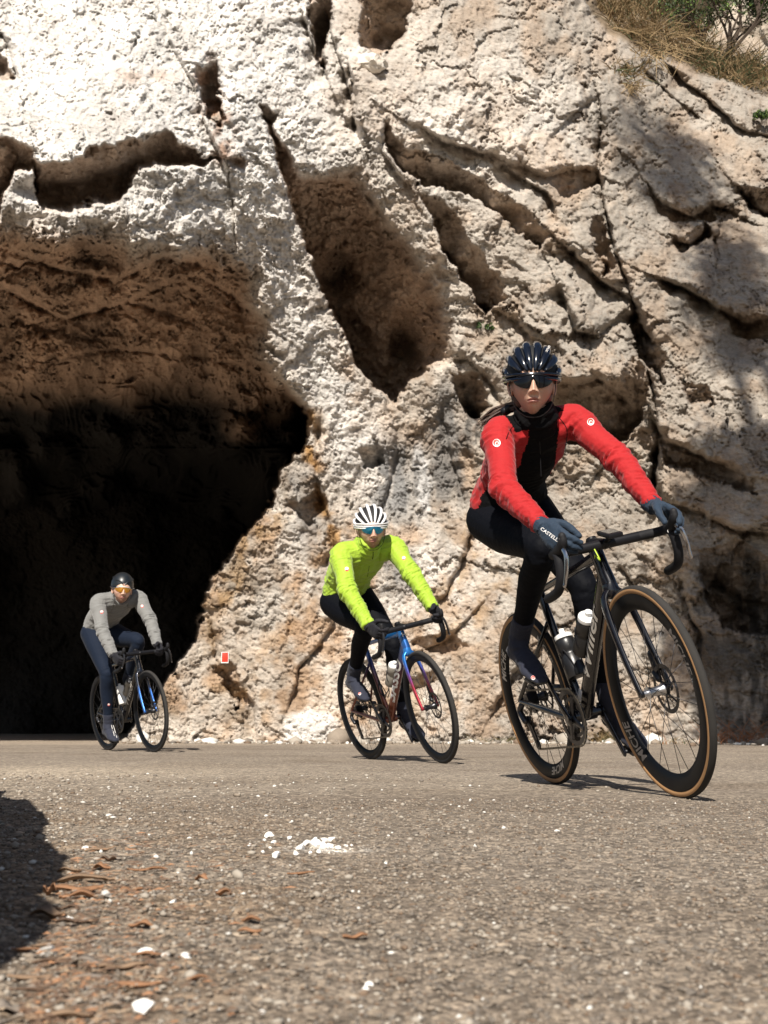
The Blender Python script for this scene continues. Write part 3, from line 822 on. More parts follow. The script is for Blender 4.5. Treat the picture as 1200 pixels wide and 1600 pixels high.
def fade_paint(name, stops, axis=2, lo=.2, hi=.9):
    """paint that changes colour along the frame"""
    m, n, l, b = new_mat(name)
    tc = node(n, 'ShaderNodeTexCoord'); sp = node(n, 'ShaderNodeSeparateXYZ'); l.new(tc.outputs['Object'], sp.inputs[0])
    mr = node(n, 'ShaderNodeMapRange'); mr.inputs[1].default_value = lo; mr.inputs[2].default_value = hi
    l.new(sp.outputs[axis], mr.inputs[0])
    r = node(n, 'ShaderNodeValToRGB'); l.new(mr.outputs[0], r.inputs[0])
    r.color_ramp.elements[0].position = stops[0][0]; r.color_ramp.elements[0].color = (*stops[0][1], 1)
    r.color_ramp.elements[1].position = stops[-1][0]; r.color_ramp.elements[1].color = (*stops[-1][1], 1)
    for p, c in stops[1:-1]:
        e = r.color_ramp.elements.new(p); e.color = (*c, 1)
    l.new(r.outputs[0], b.inputs['Base Color'])
    b.inputs['Metallic'].default_value = .55; b.inputs['Roughness'].default_value = .3
    b.inputs['Coat Weight'].default_value = 1; b.inputs['Coat Roughness'].default_value = .05
    return m
M_FADE = fade_paint('blue_to_copper_paint', [(0, (.20, .05, .02)), (.28, (.18, .042, .018)), (.5, (.10, .02, .04)), (.66, (.02, .06, .25)), (.85, (.015, .15, .45)), (1, (.01, .07, .22))])
M_FADEFORK = fade_paint('blue_to_red_fork_paint', [(0, (.30, .015, .025)), (.35, (.27, .012, .03)), (.6, (.06, .05, .28)), (.8, (.02, .18, .55)), (1, (.02, .18, .55))], lo=.33, hi=.72)
M_BLUEFORK = fade_paint('black_fork_blue_tips', [(0, (.015, .10, .36)), (.35, (.015, .11, .40)), (.5, (.01, .015, .03)), (1, (.008, .008, .01))], lo=.33, hi=.8)

WR = .325          # wheel: axle to tyre centre
WB = .985
AXR = np.array([0, 0, .339]); AXF = np.array([WB, 0, .339])
BB = np.array([.404, 0, .269])
HA = R(73)
SAX = np.array([-math.cos(HA), 0, math.sin(HA)])
HTB = np.array([.838, 0, .700]); HTT = HTB + SAX * .125
STEM0 = HTT + SAX * .028

def ring(mb, c, r, sec, seg=72, mi=None):
    """revolve a closed section (dr, dy) list about the wheel axis"""
    n = len(sec); V = []; F = []
    for i in range(seg):
        a = 2 * math.pi * i / seg
        for dr, dy in sec: V.append((c[0] + (r + dr) * math.cos(a), c[1] + dy, c[2] + (r + dr) * math.sin(a)))
    k = mb.n
    base = []
    for i in range(seg):
        j = (i + 1) % seg
        for q in range(n):
            q2 = (q + 1) % n
            base.append((i * n + q, j * n + q, j * n + q2, i * n + q2))
    mb.add(V, base, 0)
    if mi is not None:
        mb.mi[-len(base):] = [mi[q] for i in range(seg) for q in range(n)]
    return mb

def make_wheel(parent, c, front, tan, depth, xf, letter=None, spin=.3, disc_y=.0, spokes=24):
    name = 'wheel'
    mb = MB()
    rr = .311
    sec = [(0, -.011), (.004, -.0125), (-.004, -.0135), (-depth * .5, -.012), (-depth * .85, -.007), (-depth, -.002), (-depth, .002), (-depth * .85, .007), (-depth * .5, .012),
           (-.004, .0135), (.004, .0125), (0, .011)]
    ring(mb, c, rr, sec)
    rim = mb.build(name, M_RIM, parent, xf=xf)
    mb = MB()
    n = 16; sec = [(.0148 * math.cos(t), .0145 * math.sin(t)) for t in np.linspace(0, 2 * math.pi, n, endpoint=False)]
    mi = []
    for q in range(n):
        t = (q + .5) * 2 * math.pi / n; t = (t + math.pi) % (2 * math.pi) - math.pi
        mi.append(1 if abs(t) < 1.0 else 0)
    ring(mb, c, WR - .0005, sec, seg=96, mi=mi)
    mb.build('tyre', [M_TAN if tan else M_TYRE, M_TREAD], rim, xf=xf)
    mb = MB()
    mb.tube([(c[0], -.046, c[2]), (c[0], -.03, c[2]), (c[0], -.028, c[2]), (c[0], -.012, c[2]), (c[0], .012, c[2]), (c[0], .026, c[2]), (c[0], .028, c[2]), (c[0], .046, c[2])],
            [.0105, .0105, .021, .0145, .0145, .021, .0125, .0105], seg=20)
    mb.build('hub', M_SILVER if (front and tan) else M_DARKMETAL, rim, xf=xf)
    # spokes
    sme = None
    r1 = rr - depth
    for k in range(spokes):
        a = 2 * math.pi * k / spokes + spin
        side = 1 if k % 2 else -1
        ah = a + (1 if (k // 2) % 2 else -1) * 1.15
        p0 = np.array([c[0] + .0195 * math.cos(ah), side * .027, c[2] + .0195 * math.sin(ah)])
        p1 = np.array([c[0] + r1 * math.cos(a), side * .002, c[2] + r1 * math.sin(a)])
        if sme is None:
            m_ = MB(); m_.tube([(0, 0, 0), (0, 0, .5), (0, 0, 1)], .0011, seg=5); sme = m_.mesh('spoke', M_SPOKE)
        q = xf(np.array([p0, p1])) if xf else np.array([p0, p1])
        d = Vector(q[1] - q[0])
        o = link('spoke', sme, rim); o.location = q[0]; o.rotation_mode = 'QUATERNION'; o.rotation_quaternion = d.to_track_quat('Z', 'Y'); o.scale = (1, 1, d.length)
    # disc rotor on the left side
    mb = MB()
    sec = [(.0, -.0009), (.0, .0009), (-.014, .0009), (-.014, -.0009)]
    ring(mb, (c[0], .036, c[2]), .080 if front else .070, sec, seg=48)
    for k in range(6):
        a = k * math.pi / 3
        mb.tube([(c[0] + .02 * math.cos(a), .036, c[2] + .02 * math.sin(a)), (c[0] + .068 * math.cos(a + .35), .036, c[2] + .068 * math.sin(a + .35))], .003, seg=6)
    mb.tube([(c[0], .033, c[2]), (c[0], .039, c[2])], .022, seg=16)
    mb.build('disc_rotor', M_DARKMETAL, rim, xf=xf)
    if letter:
        txt, mat, angs, hgt, shear = letter
        for a0 in angs:
            for side in (-1, 1):
                def fn(u, v, a0=a0, side=side):
                    r = rr - depth * .52 + v
                    s_ = -side
                    a = a0 + s_ * u / (rr - depth * .5) * -1
                    off = np.interp(r, [rr - depth, rr - depth * .85, rr - depth * .5, rr - .004], [.003, .0075, .0125, .014]) + .0006
                    p = np.array([[c[0] + r * math.cos(a), side * off, c[2] + r * math.sin(a)]])
                    return xf(p)[0] if xf else p[0]
                letters('lettering', txt, hgt, fn, mat, rim, shear=shear, bold=.02, stretch=1.15)
    return rim

def make_bike(key, M, steer, crank, P):
    root = empty('road_bicycle', M)
    tag(root, P['label'], 'bicycle', 'road bicycles ridden down the road')
    base = AXF - np.array([.045 * math.sin(HA), 0, .045 * math.cos(HA)])
    Rs = rotm(SAX, steer)
    xf = lambda V: (np.asarray(V) - base) @ Rs.T + base
    idt = None
    dep = P.get('depth', .045)
    make_wheel(root, AXR, False, P['tan'], dep, None, P.get('wl_r'), .1)
    make_wheel(root, AXF, True, P['tan'], dep, xf, P.get('wl_f'), .35)
    # ---- frame
    F = P['frame']
    mb = MB()
    stt = BB + np.array([-math.cos(R(73.5)), 0, math.sin(R(73.5))]) * P.get('st', .50)     # seat tube top
    mb.tube([BB + (stt - BB) * t for t in (0, .3, .7, 1.0)], [(.019, .021), (.0155, .020), (.0145, .020), (.0150, .019)], seg=14, up=(0, 1, 0), rnd=True)
    htb, htt = HTB, HTT
    mb.tube([htb - SAX * .004, htb + SAX * .02, htb + SAX * .06, htt - SAX * .012, htt], [(.026, .031), (.0255, .031), (.0225, .029), (.0225, .028), (.023, .027)], seg=18, up=(0, 1, 0))
    d0 = htb + SAX * .035; d1 = BB + np.array([.012, 0, .01])
    mb.tube([d0 + (d1 - d0) * t for t in (0, .2, .6, .9, 1.0)], [(.021, .031), (.0205, .029), (.022, .028), (.026, .028), (.028, .028)], seg=18, up=(0, 1, 0), rnd=True)
    t0 = htt - SAX * .022; t1 = stt - (stt - BB) / np.linalg.norm(stt - BB) * .014
    mb.tube([t0 + (t1 - t0) * t for t in (0, .3, .7, 1.0)], [(.019, .022), (.018, .017), (.016, .0135), (.0145, .013)], seg=14, up=(0, 1, 0), rnd=True)
    ssj = BB + (stt - BB) * .72
    for s in (-1, 1):
        dr = np.array([.0, s * .068, .339])
        mb.tube(spline([ssj + np.array([-.005, s * .012, 0]), ssj * .72 + dr * .28 + np.array([0, s * .012, 0]), dr + np.array([.012, 0, .02]), dr], 5), .0075, seg=10, rnd=True, ell=(1, 1.2))
        mb.tube(spline([BB + np.array([-.01, s * .034, -.004]), BB + np.array([-.10, s * .042, .008]), dr + np.array([.12, -s * .004, -.020]), dr + np.array([.0, 0, 0])], 6), [.0125] * 12 + [.010] * 7, seg=10, rnd=True)
        mb.tube([dr + np.array([0, -s * .010, 0]), dr + np.array([0, s * .005, 0])], .013, seg=14)
    mb.tube([BB + np.array([0, -.042, 0]), BB + np.array([0, .042, 0])], .0235, seg=20)
    mb.tube([ssj + np.array([-.004, -.012, -.004]), ssj + np.array([-.004, .012, -.004])], .010, seg=10)
    fo = mb.build('frame', F, root)
    # ---- fork
    mb = MB()
    mb.tube([HTB - SAX * .006, HTB - SAX * .028], [(.026, .030), (.030, .026)], seg=18, up=(0, 1, 0), rnd=True)
    perp = np.array([math.sin(HA), 0, math.cos(HA)])
    for s in (-1, 1):
        cr = HTB - SAX * .022
        pts = spline([cr + np.array([0, s * .012, 0]), cr - SAX * .03 + np.array([0, s * .036, 0]), cr - SAX * .10 + np.array([0, s * .046, 0]) + perp * .004,
                      AXF + SAX * .13 - perp * .020 + np.array([0, s * .051, 0]), AXF + np.array([0, s * .052, 0])], 6)
        n = len(pts); ra = np.linspace(.0125, .0085, n); rb = np.linspace(.021, .0115, n)
        mb.tube(pts, np.stack([ra, rb], 1), seg=12, up=(0, 1, 0), rnd=True)
    mb.tube([AXF + np.array([0, -.058, 0]), AXF + np.array([0, -.044, 0])], .011, seg=14)
    fk = mb.build('fork', P['fork'], root, xf=xf)
    # ---- stem, spacers, bar
    BAR = STEM0 + np.array([.095, 0, -.018]) if not P.get('bar') else np.array(P['bar'], float)
    mb = MB()
    mb.tube([HTT, STEM0 + SAX * .016], .0175, seg=16)
    mb.tube([STEM0 + np.array([-.012, 0, 0]), STEM0 + (BAR - STEM0) * .5, BAR + np.array([.0, 0, 0])], [(.018, .019), (.016, .0165), (.02, .018)], seg=14, up=(0, 1, 0), rnd=True)
    mb.build('stem', M_SATIN, root, xf=xf)
    HW = P.get('hw', .20)     # half width at hoods
    mb = MB(); tp = MB()
    mb.tube(spline([BAR + np.array([0, -HW + .035, 0]), BAR + np.array([0, -.06, 0]), BAR, BAR + np.array([0, .06, 0]), BAR + np.array([0, HW - .035, 0])], 5), .0145, seg=14, rnd=True, ell=(1, 1.15))
    hb = mb.build('handlebar', M_SATIN, root, xf=xf)
    DR = P.get('drop', .125)
    for s in (-1, 1):
        p = lambda x, y, z: BAR + np.array([x, s * y, z])
        pts = spline([p(0, HW - .075, 0), p(.004, HW - .03, 0), p(.022, HW - .006, 0), p(.06, HW, .0), p(.082, HW + .003, -.022), p(.076, HW + .008, -.075), p(.045, HW + .013, -.112), p(.0, HW + .016, -DR), p(-.045, HW + .018, -DR - .006)], 6)
        tape = MB(); tape.tube(pts, .0158, seg=14, rnd=True)
        tape.build('bar_tape', M_TAPE, hb, xf=xf)
    for s in (-1, 1):
        p = lambda x, y, z: BAR + np.array([x, s * y, z])
        mb = MB()   # hood: body then horn
        pts = spline([p(.045, HW, .002), p(.075, HW, .006), p(.105, HW - .002, .012), p(.128, HW - .004, .030), p(.134, HW - .004, .047)], 5)
        n = len(pts)
        ra = np.interp(np.arange(n), [0, n * .35, n * .7, n - 1], [.0165, .0155, .0150, .0120]); rb = np.interp(np.arange(n), [0, n * .35, n * .7, n - 1], [.0175, .0185, .0180, .013])
        mb.tube(pts, np.stack([ra, rb], 1), seg=14, up=(0, 1, 0), rnd=True)
        hood = mb.build('brake_hood', M_HOOD, root, xf=xf)
        mb = MB()
        flare = s * .012
        pts = spline([p(.122, HW - .002, .008), p(.142, HW + .002, -.015), p(.140, HW + .010, -.055), p(.126, HW + .018, -.092), p(.122, HW + .022, -.104)], 5)
        n = len(pts)
        mb.tube(pts, np.stack([np.linspace(.0075, .0055, n), np.linspace(.011, .006, n)], 1), seg=10, up=(0, 1, 0), rnd=True)
        lv = mb.build('brake_lever', M_DARKMETAL if not P.get('silver_lever') else M_STEEL, hood, xf=xf)
        mb = MB(); mb.tube([pts[-3], pts[-1] + (pts[-1] - pts[-2]) * .5], [.0062, .0058], seg=10, rnd=True)
        mb.build('lever_tip', M_STEEL, hood, xf=xf)
        mb = MB(); mb.tube([p(.126, HW - .004, .036), p(.138, HW - .004, .040)], [.0128, .0122], seg=14)
        mb.build('hood_badge', M_STEEL if P.get('silver_lever') else M_SCREEN, hood, xf=xf)
    if P.get('computer'):
        mb = MB(); rt = rotm((0, 1, 0), .28)
        mb.box(BAR + np.array([.055, 0, .026]), (.088, .052, .016), rt, bev=.005)
        mb.tube([BAR + np.array([.005, 0, .006]), BAR + np.array([.05, 0, .014])], .008, seg=8)
        cp = mb.build('bike_computer', M_SATIN, root, xf=xf)
        mb = MB(); mb.box(BAR + np.array([.055, 0, .026]) + np.array(rt) @ np.array([0, 0, .0084]), (.062, .040, .001), rt)
        mb.build('screen', M_SCREEN, cp, xf=xf)
    # ---- cables from bar to head tube
    if P.get('cable'):
        mb = MB(); mb.tube(spline([BAR + np.array([.02, -.05, -.01]), BAR + np.array([.03, -.045, -.05]), HTT + np.array([.03, -.02, -.02]), HTT + np.array([.012, -.018, -.07])], 6), .0022, seg=6)
        mb.build('cable', P['cable'], root, xf=xf)
    # ---- seat post, saddle
    SADDLE = np.array([P.get('sx', .19), 0, P.get('sz', .965)])
    sd_ = (stt - BB) / np.linalg.norm(stt - BB)
    mb = MB(); top = stt + sd_ * (SADDLE[2] - .055 - stt[2]) / sd_[2]
    mb.tube([stt - sd_ * .02, top], [(.0125, .0165)] * 2, seg=14, up=(0, 1, 0), rnd=True)
    mb.tube([top + np.array([-.02, 0, .012]), top + np.array([.03, 0, .012])], .013, seg=10, rnd=True)
    mb.build('seat_post', P.get('post', M_SATIN), root)
    mb = MB()
    sec = []
    L = 14
    xs_ = np.linspace(-.125, .135, L)
    wd = np.interp(xs_, [-.125, -.11, -.05, .0, .06, .12, .135], [.040, .066, .062, .038, .022, .019, .010])
    ht = np.interp(xs_, [-.125, -.1, 0, .135], [.020, .022, .018, .012])
    zt = np.interp(xs_, [-.125, -.05, .03, .135], [.012, .0, .0, -.006])
    pts = [SADDLE + np.array([x, 0, z - h]) for x, z, h in zip(xs_, zt, ht)]
    mb.tube(pts, np.stack([wd, ht], 1), seg=18, up=(0, 1, 0), rnd=False)
    for s in (-1, 1):
        mb.tube(spline([SADDLE + np.array([-.09, s * .03, -.03]), SADDLE + np.array([-.04, s * .024, -.046]), SADDLE + np.array([.03, s * .02, -.046]), SADDLE + np.array([.10, s * .012, -.028])], 5), .0035, seg=8)
    mb.build('saddle', M_SATIN, root)
    # ---- cranks
    def cpt(th, r, y): return BB + np.array([math.cos(th) * r, y, math.sin(th) * r])
    for s, th in ((-1, crank), (1, crank + math.pi)):
        mb = MB()
        pts = [cpt(th, r, s * y) for r, y in ((-.012, .064), (.0, .064), (.05, .070), (.12, .075), (.165, .077), (.180, .077))]
        mb.tube(pts, [(.007, .020), (.008, .021), (.0075, .015), (.0065, .012), (.007, .0125), (.006, .010)], seg=12, up=(0, 1, 0), rnd=True)
        mb.tube([cpt(th, 0, s * .045), cpt(th, 0, s * .072)], .017, seg=16)
        mb.build('crank_arm', M_BLACK, root)
        mb = MB()
        c0 = cpt(th, .1725, s * .083)
        mb.tube([c0, cpt(th, .1725, s * .10), cpt(th, .1725, s * .140)], [.007, .010, .009], seg=10)
        mb.box(cpt(th, .1725, s * .120), (.075, .058, .014), rotm((0, 1, 0), P.get('ped_tilt', .35)), bev=.005)
        mb.build('pedal', M_DARKMETAL, root)
    mb = MB()
    rb_ = .103; nT = 50; V = []
    for rad_, y_ in ((rb_, -.047), (rb_, -.050)):
        pass
    prof = []
    for i in range(nT * 4):
        a = 2 * math.pi * i / (nT * 4); tooth = [0, .0045, .0045, 0][i % 4]
        prof.append((math.cos(a) * (rb_ + tooth), math.sin(a) * (rb_ + tooth), math.cos(a) * .084, math.sin(a) * .084))
    n_ = len(prof); V = []
    for y_ in (-.046, -.0495):
        for p4 in prof: V.append((BB[0] + p4[0], y_, BB[2] + p4[1]))
        for p4 in prof: V.append((BB[0] + p4[2], y_, BB[2] + p4[3]))
    Fc = []
    for i in range(n_):
        j = (i + 1) % n_
        Fc += [(i, j, n_ + j, n_ + i), (2 * n_ + i, 3 * n_ + i, 3 * n_ + j, 2 * n_ + j), (i, 2 * n_ + i, 2 * n_ + j, j), (n_ + i, n_ + j, 3 * n_ + j, 3 * n_ + i)]
    mb.add(V, Fc)
    ring(mb, (BB[0], -.041, BB[2]), .072, [(0, -.001), (0, .001), (-.012, .001), (-.012, -.001)], seg=40)
    for k in range(4):
        a = crank + .6 + k * math.pi / 2
        mb.tube([cpt(a, .012, -.052), cpt(a, .088, -.049)], [(.006, .016), (.004, .010)], seg=8, up=(0, 1, 0))
    mb.build('chainring', [P.get('ring', M_DARKMETAL)], root)
    # ---- cassette, derailleur, chain
    mb = MB()
    for i, r in enumerate((.022, .025, .028, .032, .036, .041, .046, .052, .058)):
        mb.tube([(0, -.046 + i * .0034, .339), (0, -.0444 + i * .0034, .339)], r, seg=28)
    mb.build('cassette', M_DARKMETAL, root)
    mb = MB()
    hg = np.array([-.006, -.060, .300])
    u_ = np.array([.012, -.056, .262]); lw = np.array([.045, -.052, .168])
    mb.tube(spline([(-.002, -.068, .325), hg + np.array([-.018, -.012, 0]), u_ + np.array([0, -.018, 0])], 5), .012, seg=10, rnd=True)
    mb.tube([u_, lw], [(.003, .012), (.003, .010)], seg=8, up=(0, 1, 0), rnd=True)
    mb.tube([u_ + np.array([0, -.010, 0]), lw + np.array([0, -.010, 0])], [(.0025, .012), (.0025, .010)], seg=8, up=(0, 1, 0), rnd=True)
    for q in (u_, lw): mb.tube([q + np.array([0, -.008, 0]), q + np.array([0, -.002, 0])], .019, seg=16)
    mb.build('rear_derailleur', [M_DARKMETAL], root)
    mb = MB()
    def arc(c, r, a0, a1, n=14): return [(c[0] + r * math.cos(a), c[1], c[2] + r * math.sin(a)) for a in np.linspace(a0, a1, n)]
    y0 = -.048
    path = arc((BB[0], y0, BB[2]), rb_ + .001, R(95), R(-95), 22) + arc((lw[0], y0 - .004, lw[2]), .019, R(-80), R(-215), 8) + arc((u_[0], y0 - .006, u_[2]), .019, R(-40), R(60), 6) + arc((0, -.040, .339), .038, R(-60 + 0), R(-268), 12)
    P_ = np.array(path); seg_ = np.linalg.norm(np.roll(P_, -1, 0) - P_, axis=1); cum = np.concatenate([[0], np.cumsum(seg_)]); nL = 112
    Q = np.array([[np.interp(t, cum, np.append(P_[:, k], P_[0, k])) for k in range(3)] for t in np.linspace(0, cum[-1], nL, endpoint=False)])
    for i in range(nL):
        a, b = Q[i], Q[(i + 1) % nL]; o_ = .0028 if i % 2 else .0018
        for s in (-1, 1):
            mb.tube([a + np.array([0, s * o_, 0]), b + np.array([0, s * o_, 0])], [(.0006, .0042)] * 2, seg=6, up=(0, 1, 0))
    ch = mb.build('chain', M_CHAIN, root); 
    # ---- brake calipers, front one on the left fork leg
    mb = MB(); c_ = AXF + SAX * .085 + np.array([-.042, .052, 0])
    mb.tube([c_ - SAX * .03, c_ + SAX * .03], [(.013, .016)] * 2, seg=12, up=(0, 1, 0), rnd=True)
    mb.tube([c_ + np.array([.01, -.012, -.03]), c_ + np.array([.03, -.014, -.05])], .011, seg=10, rnd=True)
    mb.build('brake_caliper', M_DARKMETAL, root, xf=xf)
    mb = MB(); c_ = AXR + np.array([.075, .055, .022])
    mb.tube([c_ - np.array([.03, 0, -.002]), c_ + np.array([.03, 0, 0])], [(.013, .016)] * 2, seg=12, up=(0, 1, 0), rnd=True)
    mb.build('brake_caliper', M_DARKMETAL, root)
    # ---- bottle cages and bottles
    dd = (d1 - d0) / np.linalg.norm(d1 - d0); dn = np.array([-dd[2], 0, dd[0]]); dn = dn if dn[2] > 0 else -dn
    ssd = -sd_; sn = np.array([sd_[2], 0, -sd_[0]])
    spots = [(d0 + dd * .31 + dn * .068, dd, dn), (BB + sd_ * .205 + sn * .060, -sd_, sn)]
    for (c_, ax, nn), bt in zip(spots, P['bottles']):
        mb = MB(); y_ = np.array([0, 1., 0])
        for s in (-1, 1):
            pts = spline([c_ + ax * .06 - nn * .036, c_ + ax * .03 + y_ * s * .034 - nn * .012, c_ - ax * .02 + y_ * s * .030 + nn * .024, c_ + ax * .055 + nn * .03 + y_ * s * .012, c_ + ax * .078 - nn * .01 + y_ * s * .01], 5)
            mb.tube(pts, .0032, seg=7, rnd=True)
        mb.tube([c_ + ax * .06 - nn * .037, c_ - ax * .05 - nn * .037], [(.008, .0025)] * 2, seg=8, up=(0, 1, 0))
        mb.build('bottle_cage', M_SATIN, root)
        if bt is None: continue
        prof = [(.082, .018), (.08, .034), (.074, .0365), (.0, .0365), (-.004, .0335), (-.016, .0335), (-.02, .0365), (-.055, .0365), (-.062, .034), (-.068, .030)]
        mb = MB(); mb.tube([c_ + ax * t for t, r_ in prof], [r_ for t, r_ in prof], seg=22)
        bo = mb.mesh('water_bottle', bt[0]);
        try: bo.set_sharp_from_angle(angle=R(38))
        except Exception: pass
        b_e = empty('water_bottle', M @ Matrix.Translation(Vector(c_ + ax * .08)))
        inv = Matrix.Translation(-Vector(c_ + ax * .08)); bo.transform(inv)
        link('bottle_body', bo, b_e)
        mb = MB(); mb.tube([c_ - ax * t for t in (.066, .070, .080, .084, .086, .096, .102, .104)], [.034, .0345, .0335, .026, .012, .0105, .013, .010], seg=20)
        cm = mb.mesh('cap', bt[1]); cm.transform(inv)
        try: cm.set_sharp_from_angle(angle=R(38))
        except Exception: pass
        link('cap', cm, b_e)
        tag(b_e, bt[2], 'bottle', 'water bottles in bicycle cages')
    # ---- lettering on the down tube, both sides
    if P.get('dt'):
        for side in (-1, 1):
            def fn(u, v, side=side):
                L_ = np.linalg.norm(d1 - d0)
                t = P.get('dt_pos', .47) * L_ - u * P.get('dt_dir', 1) * (1 if side < 0 else -1) * -1
                t = P.get('dt_pos', .47) * L_ + (-u if side < 0 else u)
                c0_ = d0 + dd * t
                a = v / .028
                return c0_ + np.array([0, side * (.0225) * math.cos(a) + side * .0008, 0]) + dn * math.sin(a) * .0295
            letters('lettering', P['dt'], P['dt_size'], fn, P['dt_mat'], fo, shear=P.get('dt_shear', 0), bold=P.get('dt_bold', .02), stretch=P.get('dt_st', 1.3))
    return root

BK = {'red': (.6698, 4.8863, .2656, .2272, -.0382), 'grn': (-.0773, 8.3109, .4451, .2376, -.0714), 'gry': (-2.462, 11.2551, .6015, .1368, -.0134)}
BM = {k: bike_matrix(*v[:4]) for k, v in BK.items()}
make_bike('red', BM['red'], BK['red'][4], R(118), dict(
    label='glossy black road bicycle with tan-walled tyres under the rider in red', tan=True, depth=.050, frame=M_BLACK, fork=M_BLACK, computer=True, silver_lever=True,
    cable=M_GREEN, sx=.19, sz=.975, st=.50, ring=M_DARKMETAL,
    wl_f=('MICHE', M_LETG, (R(25), R(215)), .045, .3), wl_r=('MICHE', M_LET, (R(150), R(-75), R(40)), .040, .3),
    bottles=[(M_BOTTLE, M_CAPW, 'black water bottle with white cap behind the down tube lettering of the nearest bicycle'),
             (M_BOTTLE, M_CAPW, 'black water bottle with white nozzle on the seat tube of the nearest bicycle')],
    dt='Wilier', dt_size=.062, dt_mat=M_LET, dt_shear=.35, dt_bold=.02, dt_st=2.0, dt_pos=.45))
make_bike('grn', BM['grn'], BK['grn'][4], R(116), dict(
    label='blue and copper road bicycle under the rider in the lime jacket', tan=False, depth=.034, frame=M_FADE, fork=M_FADEFORK, sx=.19, sz=.985, st=.52, post=M_SATIN,
    bottles=[(M_BOTTLE_CLEAR, M_CAPW, 'smoky grey water bottle with white cap on the blue and copper bicycle'), None],
    dt='BASSO', dt_size=.085, dt_mat=M_WHITE, dt_bold=.03, dt_st=1.35, dt_pos=.48))
make_bike('gry', BM['gry'], BK['gry'][4], R(-84), dict(
    label='black road bicycle with blue fork tips at the tunnel mouth', tan=False, depth=.030, frame=M_BLACK, fork=M_BLUEFORK, sx=.19, sz=.975, st=.51, silver_lever=False,
    bottles=[(M_BOTTLE_CLEAR, M_DARKMETAL, 'grey water bottle on the down tube of the farthest bicycle'),
             (M_CAPW, M_CAPW, 'white water bottle low on the seat tube of the farthest bicycle')],
    dt='Wilier', dt_size=.085, dt_mat=M_LET, dt_shear=.35, dt_bold=.012, dt_st=1.15, dt_pos=.5))

def head_mark(root_frame, txt, size, mat, along, vert=False):
    def fn(u, v):
        c0_ = HTT - SAX * along
        a = u / .0235
        return c0_ + np.array([math.cos(a) * .0295, 0, 0]) * np.array([.956, 0, 0]) + np.array([0, math.sin(a) * .0245, 0]) + SAX * v + np.array([.0012, 0, math.cos(a) * .009])
    letters('lettering', txt, size, fn, mat, root_frame, bold=.03)
for o_ in list(bpy.data.objects):
    if o_.name.startswith('frame') and o_.parent and 'blue and copper' in o_.parent.get('label', ''): head_mark(o_, 'H', .036, M_WHITE, .045); head_mark(o_, 'H', .030, M_WHITE, .010)
    if o_.name.startswith('frame') and o_.parent and 'glossy black' in o_.parent.get('label', ''):
        mb = MB(); mb.box(BB + np.array([.06, -.0262, .075]), (.022, .0012, .05), rotm((0, 1, 0), .7)); mb.build('sticker', M_WHITE, o_)
# ================================================================ riders
from mathutils.bvhtree import BVHTree
from mathutils.kdtree import KDTree
def fabric(name, col, rough=.75, weave=900, bump=.25, sheen=.25, var=.06, spec=.25):
    m, n, l, b = new_mat(name)
    b.inputs['Roughness'].default_value = rough
    b.inputs['Specular IOR Level'].default_value = spec
    b.inputs['Sheen Weight'].default_value = sheen; b.inputs['Sheen Roughness'].default_value = .5
    tc = node(n, 'ShaderNodeTexCoord')
    t = node(n, 'ShaderNodeTexNoise', Scale=float(weave), Detail=2.0); t2 = node(n, 'ShaderNodeTexNoise', Scale=11.0, Detail=5.0)
    t3 = node(n, 'ShaderNodeTexNoise', Scale=48.0, Detail=3.0, Distortion=.8)
    for q in (t, t2, t3): l.new(tc.outputs['Object'], q.inputs['Vector'])
    mx = node(n, 'ShaderNodeMix', data_type='RGBA')
    mx.inputs[6].default_value = (*[c * (1 - var) for c in col], 1); mx.inputs[7].default_value = (*[min(1, c * (1 + var)) for c in col], 1)
    l.new(t2.outputs[0], mx.inputs[0]); l.new(mx.outputs[2], b.inputs['Base Color'])
    b1 = node(n, 'ShaderNodeBump', Strength=bump, Distance=.001); l.new(t.outputs[0], b1.inputs['Height'])
    b2 = node(n, 'ShaderNodeBump', Strength=.35, Distance=.006); l.new(t3.outputs[0], b2.inputs['Height']); l.new(b1.outputs[0], b2.inputs['Normal'])
    l.new(b2.outputs[0], b.inputs['Normal'])
    return m
def skin_mat(name, col):
    m, n, l, b = new_mat(name)
    b.inputs['Roughness'].default_value = .5
    b.inputs['Subsurface Weight'].default_value = .12; b.inputs['Subsurface Radius'].default_value = (.012, .005, .003); b.inputs['Subsurface Scale'].default_value = .5
    tc = node(n, 'ShaderNodeTexCoord'); t = node(n, 'ShaderNodeTexNoise', Scale=30.0, Detail=6.0); l.new(tc.outputs['Object'], t.inputs['Vector'])
    mx = node(n, 'ShaderNodeMix', data_type='RGBA')
    mx.inputs[6].default_value = (col[0] * .82, col[1] * .74, col[2] * .7, 1); mx.inputs[7].default_value = (min(1, col[0] * 1.12), col[1] * 1.12, col[2] * 1.1, 1)
    l.new(t.outputs[0], mx.inputs[0]); l.new(mx.outputs[2], b.inputs['Base Color'])
    t2 = node(n, 'ShaderNodeTexNoise', Scale=600.0, Detail=2.0); l.new(tc.outputs['Object'], t2.inputs['Vector'])
    bp = node(n, 'ShaderNodeBump', Strength=.25, Distance=.0006); l.new(t2.outputs[0], bp.inputs['Height']); l.new(bp.outputs[0], b.inputs['Normal'])
    return m
M_SKIN = skin_mat('skin', (.56, .36, .27)); M_SKIN_B = skin_mat('skin_fair', (.60, .38, .29))
M_LIP = simple('lips', (.38, .17, .14), .42, var=.1)
M_BROW = simple('brow_hair', (.05, .03, .02), .8)
M_EYE = simple('eye_white', (.6, .58, .55), .2); M_IRIS = simple('iris', (.05, .03, .02), .15)
M_STUBBLE = skin_mat('shaved_skin', (.36, .20, .14))
